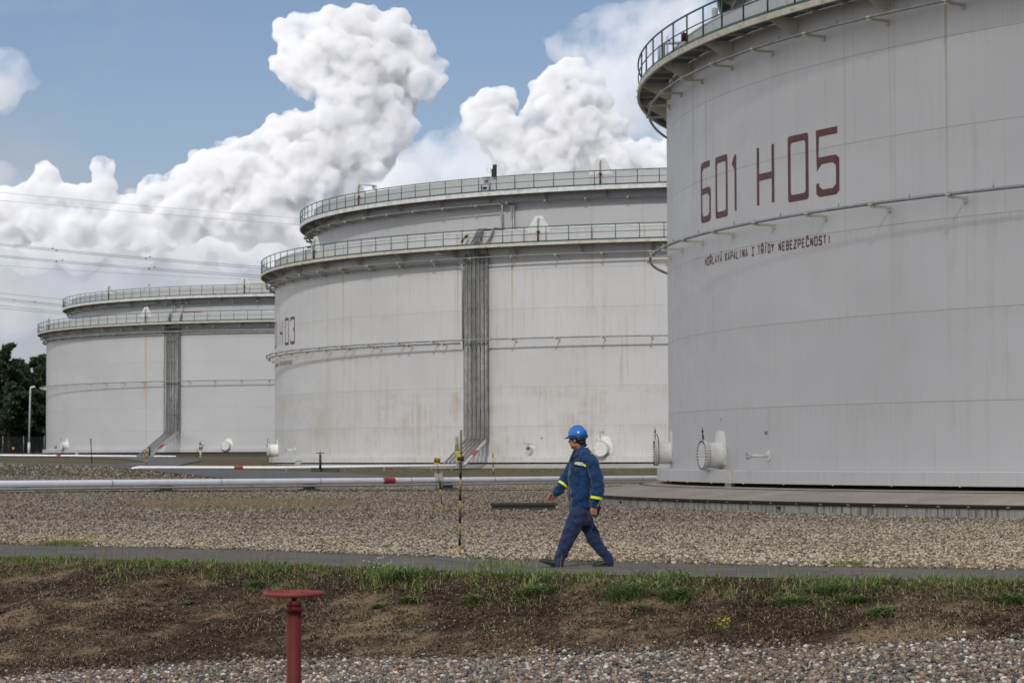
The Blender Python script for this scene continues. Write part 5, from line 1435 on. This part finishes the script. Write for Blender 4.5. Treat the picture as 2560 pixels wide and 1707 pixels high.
# shoes
def shoe(heel, toe, up, name='shoe'):
    d = (toe-heel); Ln = d.length; d.normalize(); y = Vector((0, 1, 0)); n_ = d.cross(y).normalized()
    if n_.z < 0: n_ = -n_
    s = MB(); secs = [(-.02, .030, .055), (.04, .040, .095), (.25, .042, .100), (.45, .042, .062), (.70, .050, .050), (.92, .042, .036), (1.0, .022, .020)]
    n = 16; vs = []
    for (t_, w_, h_) in secs:
        c = heel+d*Ln*t_
        for k in range(n):
            q = 2*math.pi*k/n; hh_ = h_ if math.sin(q) > 0 else 0
            vs.append(c+y*w_*math.cos(q)+n_*(math.sin(q)*hh_ if hh_ else 0)+n_*.018)
    m = len(secs); fs = [(i*n+k, i*n+(k+1) % n, (i+1)*n+(k+1) % n, (i+1)*n+k) for i in range(m-1) for k in range(n)]+[tuple(range(n))[::-1], tuple(range((m-1)*n, m*n))]
    s.add(vs, fs, True); o = s.obj(name, M['shoe'], man)
    so = MB(); vs = []
    for (t_, w_, h_) in secs:
        c = heel+d*Ln*t_
        for a_, b_ in ((-1, 0), (1, 0), (1, .02), (-1, .02)): vs.append(c+y*w_*1.06*a_+n_*b_)
    fs = [(i*4+k, i*4+(k+1) % 4, (i+1)*4+(k+1) % 4, (i+1)*4+k) for i in range(m-1) for k in range(4)]+[(3, 2, 1, 0), tuple(range((m-1)*4, m*4))]
    so.add(vs, fs); so.obj('sole', M['black'], o)
shoe(L(1402, 1419.5, -.10), L(1346, 1402, -.12), 0); shoe(L(1532, 1410, .085), L(1479, 1419, .075), 0)
# helmet
hm = MB(); HX = HM @ Matrix.Rotation(rad(-2), 3, 'Y')
def Hh(x, y, z): return HC+HX @ Vector((x, y, z))
prof = [(math.sin(p)*1.0, math.cos(p)) for p in [math.pi/2*i/10 for i in range(11)]]
vs = []; n = 40
for (s_, c2) in prof[::-1]:
    for k in range(n):
        q = 2*math.pi*k/n; vs.append(Hh(-.010+.128*s_*math.cos(q)*(1 if math.cos(q) < 0 else .97), .108*s_*math.sin(q), .045+.128*c2))
vs = vs[:10*n]+[Hh(-.010, 0, .173)]
fs = [(i*n+k, i*n+(k+1) % n, (i+1)*n+(k+1) % n, (i+1)*n+k) for i in range(9) for k in range(n)]+[(9*n+k, 9*n+(k+1) % n, 10*n) for k in range(n)]
hm.add(vs, fs, True)
# rim and peak
vs = []
for (ro, dz) in ((1.0, .002), (1.05, -.006), (1.05, -.012), (1.0, -.008)):
    for k in range(n):
        q = 2*math.pi*k/n; f_ = max(0, math.cos(q))**2.2
        ex = (ro > 1)*f_*.052
        vs.append(Hh(-.010+(.128*ro+ex)*math.cos(q), .109*ro*math.sin(q)*(1-.1*f_*(ro > 1)), .045+dz-(ex*.30)))
fs = [(i*n+k, i*n+(k+1) % n, ((i+1) % 4)*n+(k+1) % n, ((i+1) % 4)*n+k) for i in range(4) for k in range(n)]
hm.add(vs, fs, True)
# back skirt of the helmet
vs = []
for (ro, z_) in ((1.01, .046), (1.035, .018), (1.02, .018)):
    for k in range(21):
        q = math.pi*.42+math.pi*1.16*k/20; vs.append(Hh(-.010+.128*ro*math.cos(q), .108*ro*math.sin(q), z_))
fs = [(i*21+k, i*21+k+1, (i+1)*21+k+1, (i+1)*21+k) for i in range(2) for k in range(20)]
hm.add(vs, fs, True)
hm.tube([Hh(-.010+.130*math.sin(a_), 0, .045+.130*math.cos(a_)) for a_ in [rad(-82+i*10) for i in range(17)]], [.004]+[.010]*15+[.004], 8)
hel = hm.obj('helmet', M['helmetm'], man)
bd = MB(); bd.tube([Hh(-.010+.1315*math.cos(q), .1115*math.sin(q), .050) for q in [math.pi*.30+math.pi*1.40*k/30 for k in range(31)]], .0065, 8)
bd.tube([Hh(.07, .09, .045), Hh(.10, .05, .036)], .006, 6); bd.obj('goggle_strap', M['black'], hel)
gb = MB(); gb.tube([Hd(-.012+.100*math.cos(q), .088*math.sin(q), .006) for q in [math.pi*.62+math.pi*.8*k/16 for k in range(17)]], .014, 8, sq=(1, .45)); gb.obj('nape_band', M['grayband'], hel)
# reflective tapes as sleeves bands and chest strips
def band(P, r, wd, a0=0, a1=2*math.pi, nm='reflective_tape', m=None):
    p, d = P; d = d.normalized(); up = Vector((0, 0, 1)) if abs(d.z) < .9 else Vector((1, 0, 0))
    x = d.cross(up).normalized(); y = d.cross(x).normalized(); mb = MB(); k = 28; vs = []
    for s_ in (-.5, .5):
        for i in range(k): q = 2*math.pi*i/k; vs.append(p+d*wd*s_+x*r*math.cos(q)+y*r*math.sin(q))
    mb.add(vs, [(i, (i+1) % k, k+(i+1) % k, k+i) for i in range(k)], True); o = mb.obj(nm, m or M['hivis'], jk); return o
bn = band((L(1487.5, 1242.5, -.248), L(1489, 1250, -.25)-L(1490, 1238, -.25)+Vector((-.005, 0, 0))), .079, .034)
bn = band((L(1407.5, 1212, .214), RW-RE), .078, .030)
def patch(pts_, m, nm, parent=None, off=0.):
    """small cloth strip laid on the torso surface: project ellipse"""
    mb = MB(); vs = []
    for (x, y) in pts_:
        c = L(1450, y); dx = L(x, y).x-c.x; rx, ry = .150, .205
        # surface of the yawed ellipse seen from the viewer
        best = None
        for i in range(360):
            q = 2*math.pi*i/360; v = Vector((rx*math.cos(q), ry*math.sin(q), 0)); v.rotate(Euler((0, 0, yawT)))
            if v.y < .02 and (best is None or abs(v.x-dx) < abs(best.x-dx)): best = v
        vs.append(Vector((c.x+dx, best.y-off-.012, c.z)))
    n_ = len(vs)//2
    mb.add(vs, [(i, i+1, n_+i+1, n_+i) for i in range(n_-1)], True); mb.add([v+Vector((0, .02, 0)) for v in vs], [(n_+i, n_+i+1, i+1, i) for i in range(n_-1)], True)
    return mb.obj(nm, m, parent or jk)
patch([(1436, 1154), (1441, 1155), (1455, 1157.5), (1463, 1162), (1434, 1160), (1440, 1160), (1455, 1163.5), (1462, 1167)], M['hivis'], 'reflective_tape')
bp = patch([(1441, 1154), (1447, 1154.8), (1455, 1155.8), (1439.5, 1161.5), (1446, 1162.3), (1453.5, 1163.8)], M['badge'], 'name_badge', off=.004)
bv = [Vector(v.co) for v in bp.data.vertices]
P00, P10, P01, P11 = bv[3], bv[5], bv[0], bv[2]
def bpl(x, y, dz): return P00.lerp(P10, x).lerp(P01.lerp(P11, x), y)+Vector((0, -.003-dz*.5, 0))
text_mesh('badge_text', word('MERO', .12, .93, .25, .72, .05, .25, .12), bpl, M['badgeblue'], bp)
patch([(1474.5, 1127), (1477.5, 1127), (1474.5, 1145), (1480, 1145)], M['hivis'], 'reflective_tape', off=.075)
patch([(1437, 1176), (1444, 1176), (1437, 1178), (1444, 1178)], M['red'], 'pocket_tab', off=.002)
patch([(1423.6, 1196), (1424.8, 1196), (1424.4, 1232), (1425.6, 1232)], M['grayband'], 'zip', off=-.02)
MB().tube([L(1422, 1176, -.12), L(1421, 1196, -.12)], .010, 8).obj('lanyard', simple('green_lanyard', (.05, .16, .03), .6), jk)
MB().tube([L(1426, 1158, -.16), L(1436, 1176, -.20), L(1446, 1190, -.225)], .005, 6).obj('cord', M['black'], jk)
# radio held in the left hand: rests in the hand, so it is a thing of its own
RM = Matrix.Rotation(rad(20), 3, 'Y') @ Matrix.Rotation(rad(24), 3, 'Z')
rd_ = MB(); rd_.box((0, 0, 0), (.038, .028, .115), M=RM).tube([RM @ Vector((-.010, 0, .05)), RM @ Vector((-.010, 0, .12))], .006, 8)
o = rd_.obj('handheld_radio', M['black'], None, .004); o.location = ORG+L(1492, 1275, -.205)
tag(o, "small black radio held in the walking man's hand", 'radio')

# ------------------------------------------------------------------ clouds (real meshes, kilometres away, plus one added shade cloud)
def cloud_mat(name, col, dens, frag=0):
    """even vapour filling the cloud's shape"""
    t = NT(name); t.n.remove(t.b)
    if frag:
        c = t.coord(); n1 = t.noise(c, frag, 6, .62)
        dens = t.math('MULTIPLY', t.ramp(n1, [(.39, 0.), (.59, 1.)]), dens)
    v = t.node('ShaderNodeVolumeScatter', ins={'Color': (*col, 1), 'Density': dens, 'Anisotropy': -.25})
    t.l.new(v.outputs[0], t.out.inputs['Volume']); return t.m
def ico2():
    bm = bmesh.new(); bmesh.ops.create_icosphere(bm, subdivisions=2, radius=1)
    v = np.array([v.co[:] for v in bm.verts]); f = np.array([[q.index for q in p.verts] for p in bm.faces]); bm.free(); return v, f
IV, IF = ico2()
def cloud(name, spheres, D, mat_, vox, seed, label, kids=(22, 10), flat=1., world=False):
    """spheres in plan units (half size picture columns); puffs grow on puffs"""
    r = np.random.RandomState(seed); S = []
    for (x, y, q, *dz) in spheres:
        if world: S.append((x, y, q, dz[0])); continue
        a = px(x*1.0884, y*1.0884, D); S.append((a[0], D+(dz[0] if dz else 0)+r.randn()*q*.15, a[2], q*1.0884*1.07/F*D))
    S = np.array(S); allS = [S]; cur = S
    for lvl, k in enumerate(kids):
        n = len(cur)*k; par = np.repeat(cur, k, 0)
        d = r.randn(n, 3); d[:, 1] -= .5; d[:, 2] += .35; d /= np.linalg.norm(d, axis=1)[:, None]
        rr2 = par[:, 3]*(.24+.22*r.rand(n)); c = par[:, :3]+d*(par[:, 3]-rr2*.35)[:, None]
        cur = np.c_[c, rr2]; allS.append(cur)
    A = np.concatenate(allS); n = len(A)
    o0 = np.array([S[:, 0].mean(), D, S[:, 2].mean()])
    V = (IV[None]*A[:, None, 3:4]*np.array([1, flat, 1])+(A[:, None, :3]-o0)).reshape(-1, 3)
    Fc = (IF[None]+(np.arange(n)*len(IV))[:, None, None]).reshape(-1, 3)
    o = np_mesh(name, V, Fc, mat_, smooth=True); o.location = o0
    m = o.modifiers.new('fuse', 'REMESH'); m.mode = 'VOXEL'; m.voxel_size = vox; m.use_smooth_shade = True
    for sc, st in ((vox*18, vox*6.), (vox*8, vox*3.2), (vox*3.6, vox*2.4)):
        t = bpy.data.textures.new('billow', 'CLOUDS'); t.noise_scale = sc; t.noise_depth = 2
        d = o.modifiers.new('billow', 'DISPLACE'); d.texture = t; d.strength = st; d.mid_level = .5; d.texture_coords = 'LOCAL'
    m = o.modifiers.new('close', 'REMESH'); m.mode = 'VOXEL'; m.voxel_size = vox; m.use_smooth_shade = True
    tag(o, kind='structure')
    return o
CW = cloud_mat('cloud_vapour', (1., .996, .988), .13, .011)
CM = cloud_mat('cloud_soft_vapour', (.985, .985, .988), .03, .008)
CG = cloud_mat('cloud_thin_vapour', (.955, .96, .975), .011, .005)
def shade_cloud_mat(name, op):
    t = NT(name); t.set(Base_Color=(.85, .85, .86), Roughness=1., Specular_IOR_Level=0.); tp = t.node('ShaderNodeBsdfTransparent')
    m2 = t.node('ShaderNodeMixShader', ins={0: t.math('MULTIPLY', t.math('SUBTRACT', 1., t.geo('Backfacing')), op), 1: tp.outputs[0], 2: t.b.outputs[0]})
    t.l.new(m2.outputs[0], t.out.inputs[0]); return t.m
CS = shade_cloud_mat('added_shade_cloud', .75)  # for the unseen cloud added to block part of the sun
tower = [(700, 105, 62), (760, 70, 48), (822, 58, 42), (690, 150, 55), (905, 78, 48), (955, 115, 42), (880, 135, 85), (790, 130, 75), (985, 170, 38), (960, 185, 45), (835, 215, 85), (745, 160, 60),
         (800, 280, 80), (870, 260, 70), (830, 330, 85), (900, 300, 50), (770, 350, 70)]
left = [(665, 310, 50), (720, 330, 60), (640, 360, 60), (565, 350, 34), (525, 358, 36), (480, 392, 46), (430, 425, 40), (550, 420, 72), (690, 410, 85), (620, 470, 85), (740, 450, 75), (470, 470, 55), (540, 500, 60), (700, 510, 60),
        (355, 445, 36), (238, 388, 25), (235, 422, 26), (222, 458, 40), (155, 475, 46), (110, 402, 24), (100, 438, 36), (50, 475, 42), (0, 475, 40), (-60, 490, 50), (180, 510, 48), (90, 510, 46), (290, 500, 44), (260, 530, 42), (410, 510, 60), (350, 540, 44), (20, 520, 44)]
right = [(1140, 240, 42), (1105, 270, 40), (1150, 300, 52), (1175, 325, 38), (1268, 205, 45), (1318, 188, 44), (1362, 225, 46), (1300, 260, 78), (1392, 305, 42), (1370, 330, 56), (1250, 330, 60), (1270, 370, 70), (1200, 370, 60),
         (1500, 365, 42), (1455, 380, 45), (1560, 360, 45), (1400, 400, 60), (1650, 380, 60)]
veilm = [(300, 560, 60), (420, 560, 60), (180, 570, 60), (60, 570, 60), (-30, 560, 70), (1050, 350, 55), (1000, 370, 60), (940, 400, 60), (900, 450, 80), (1080, 400, 80), (1180, 430, 80), (830, 480, 90), (960, 470, 70), (10, 400, 36), (50, 408, 30)]
cloud('cloud', tower+left, 6100, CW, 4.2, 1, '')
mid = [(330, 470, 42), (300, 505, 52), (250, 515, 48), (400, 490, 55), (140, 530, 48), (60, 530, 52), (0, 530, 52), (450, 520, 58), (560, 550, 66), (650, 560, 66), (760, 540, 66), (200, 545, 50), (870, 470, 60), (930, 420, 45), (-60, 540, 60)]
cloud('cloud', mid, 6700, CM, 6.5, 9, '', (16, 6))
cloud('cloud', right, 6600, CW, 4.6, 3, '')
low = [(100, 630, 85), (280, 650, 85), (-60, 630, 90), (470, 640, 90), (640, 640, 80), (180, 700, 70), (20, 700, 70)]
cloud('cloud', low, 7600, cloud_mat('cloud_low_vapour', (.88, .895, .94), .0030, .004), 10, 10, '', (10, 5))
cloud('cloud', veilm, 7200, CG, 9, 4, '', (12, 6))
cloud('cloud', [(1290, 105, 40), (1340, 90, 50), (1400, 80, 60), (1460, 95, 60), (1500, 60, 60), (1560, 70, 70), (1380, 130, 50), (1450, 160, 70), (1530, 180, 80), (1480, 250, 80), (1560, 280, 80), (1440, 300, 60), (1600, 60, 80)], 8200, CG, 10, 5, '', (12, 6))
cloud('cloud', [(-10, 160, 50), (30, 170, 46), (60, 185, 30), (20, 210, 40), (-30, 200, 60), (88, 185, 14)], 7000, CG, 8, 6, '', (12, 6))

# unseen cloud added behind the camera to keep sun off the nearest tank
cloud('cloud', [(x, y, 320+4*((i*7) % 5), r) for i, (x, y, r) in enumerate([(-150+34*k, -283+6*((k*5) % 3), 23+3*(k % 3)) for k in range(8)])], 0, CS, 3, 8, '', (10,), .9, True)

# ------------------------------------------------------------------ air, light, camera
w = bpy.data.worlds.new('World'); scene.world = w; w.use_nodes = True
nt = w.node_tree; bg = nt.nodes['Background']
sky = nt.nodes.new('ShaderNodeTexSky'); sky.sky_type = 'NISHITA'; sky.sun_disc = False
SEL, SAZ = rad(41), rad(180+7)
sky.sun_elevation = SEL; sky.sun_rotation = SAZ; sky.altitude = 200; sky.air_density = 1.; sky.dust_density = .8; sky.ozone_density = 2.2
# thin high haze and soft cloud mixed in by direction; unseen sky left and overhead brightened as fill
tc = nt.nodes.new('ShaderNodeTexCoord'); sp = nt.nodes.new('ShaderNodeSeparateXYZ'); nt.links.new(tc.outputs['Generated'], sp.inputs[0])
mp = nt.nodes.new('ShaderNodeMapping'); mp.inputs['Scale'].default_value = (1, 1, 2.4); nt.links.new(tc.outputs['Generated'], mp.inputs[0])
nz = nt.nodes.new('ShaderNodeTexNoise'); nz.inputs['Scale'].default_value = 9; nz.inputs['Detail'].default_value = 7; nz.inputs['Roughness'].default_value = .6; nt.links.new(mp.outputs[0], nz.inputs[0])
mr = nt.nodes.new('ShaderNodeMapRange'); mr.inputs['From Min'].default_value = .13; mr.inputs['From Max'].default_value = .03; nt.links.new(sp.outputs[2], mr.inputs[0])
ad = nt.nodes.new('ShaderNodeMath'); ad.operation = 'MULTIPLY_ADD'; nt.links.new(nz.outputs[0], ad.inputs[0]); ad.inputs[1].default_value = 1.5; ad.inputs[2].default_value = -.62
a2 = nt.nodes.new('ShaderNodeMath'); a2.operation = 'ADD'; nt.links.new(mr.outputs[0], a2.inputs[0]); nt.links.new(ad.outputs[0], a2.inputs[1])
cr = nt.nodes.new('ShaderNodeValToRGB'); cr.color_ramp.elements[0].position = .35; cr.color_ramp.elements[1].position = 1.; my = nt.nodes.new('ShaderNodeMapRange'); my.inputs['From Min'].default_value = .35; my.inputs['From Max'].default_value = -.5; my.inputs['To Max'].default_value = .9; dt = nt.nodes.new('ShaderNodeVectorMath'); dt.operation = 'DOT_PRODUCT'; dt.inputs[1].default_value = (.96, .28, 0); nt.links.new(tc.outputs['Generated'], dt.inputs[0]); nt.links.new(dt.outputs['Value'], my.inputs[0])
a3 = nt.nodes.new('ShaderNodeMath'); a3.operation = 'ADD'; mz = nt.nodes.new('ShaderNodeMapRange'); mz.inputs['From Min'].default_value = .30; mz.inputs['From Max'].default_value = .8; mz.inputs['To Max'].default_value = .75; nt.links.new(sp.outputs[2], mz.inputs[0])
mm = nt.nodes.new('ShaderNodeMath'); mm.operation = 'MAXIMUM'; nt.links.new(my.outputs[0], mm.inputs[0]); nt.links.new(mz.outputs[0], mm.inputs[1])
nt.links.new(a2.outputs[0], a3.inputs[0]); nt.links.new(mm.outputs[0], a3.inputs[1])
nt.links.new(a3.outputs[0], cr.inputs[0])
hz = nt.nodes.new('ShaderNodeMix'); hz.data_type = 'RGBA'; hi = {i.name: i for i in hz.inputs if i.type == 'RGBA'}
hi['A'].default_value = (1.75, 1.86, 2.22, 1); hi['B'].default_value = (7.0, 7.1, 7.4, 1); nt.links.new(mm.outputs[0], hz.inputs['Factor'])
mx = nt.nodes.new('ShaderNodeMix'); mx.data_type = 'RGBA'
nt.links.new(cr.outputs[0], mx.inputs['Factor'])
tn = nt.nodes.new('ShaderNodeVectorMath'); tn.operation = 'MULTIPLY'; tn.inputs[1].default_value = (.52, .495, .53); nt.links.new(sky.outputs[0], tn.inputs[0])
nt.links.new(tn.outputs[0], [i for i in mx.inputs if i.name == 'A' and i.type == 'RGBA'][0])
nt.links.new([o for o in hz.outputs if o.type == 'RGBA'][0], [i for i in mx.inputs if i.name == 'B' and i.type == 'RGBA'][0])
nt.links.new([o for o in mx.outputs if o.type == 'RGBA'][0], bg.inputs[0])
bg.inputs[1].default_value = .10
sun = bpy.data.lights.new('sun', 'SUN'); sun.energy = 1.5; sun.angle = rad(2.5); sun.color = (1., .965, .92)
so = bpy.data.objects.new('sun', sun); COL.objects.link(so)
d = Vector((math.sin(SAZ)*math.cos(SEL), math.cos(SAZ)*math.cos(SEL), math.sin(SEL)))
so.rotation_euler = d.to_track_quat('Z', 'Y').to_euler()

cam = bpy.data.cameras.new('camera'); co = bpy.data.objects.new('camera', cam); COL.objects.link(co)
cam.sensor_width = 36; cam.lens = F/2560*36; cam.clip_end = 60000; cam.clip_start = .5
Mx = Matrix.Rotation(math.pi/2+.04420, 4, 'X') @ Matrix.Rotation(-.003785, 4, 'Z')
co.matrix_world = Matrix.Translation((0, 0, CZ)) @ Mx
cam.dof.use_dof = True; cam.dof.focus_distance = 33.; cam.dof.aperture_fstop = 5.6
scene.camera = co
scene.view_settings.view_transform = 'Standard'; scene.view_settings.look = 'None'; scene.view_settings.exposure = .55; scene.view_settings.gamma = 1
scene.cycles.max_bounces = 12; scene.cycles.diffuse_bounces = 4; scene.cycles.volume_bounces = 12; scene.cycles.volume_step_rate = 1.; scene.cycles.volume_max_steps = 256; scene.cycles.transparent_max_bounces = 24; scene.cycles.use_denoising = True
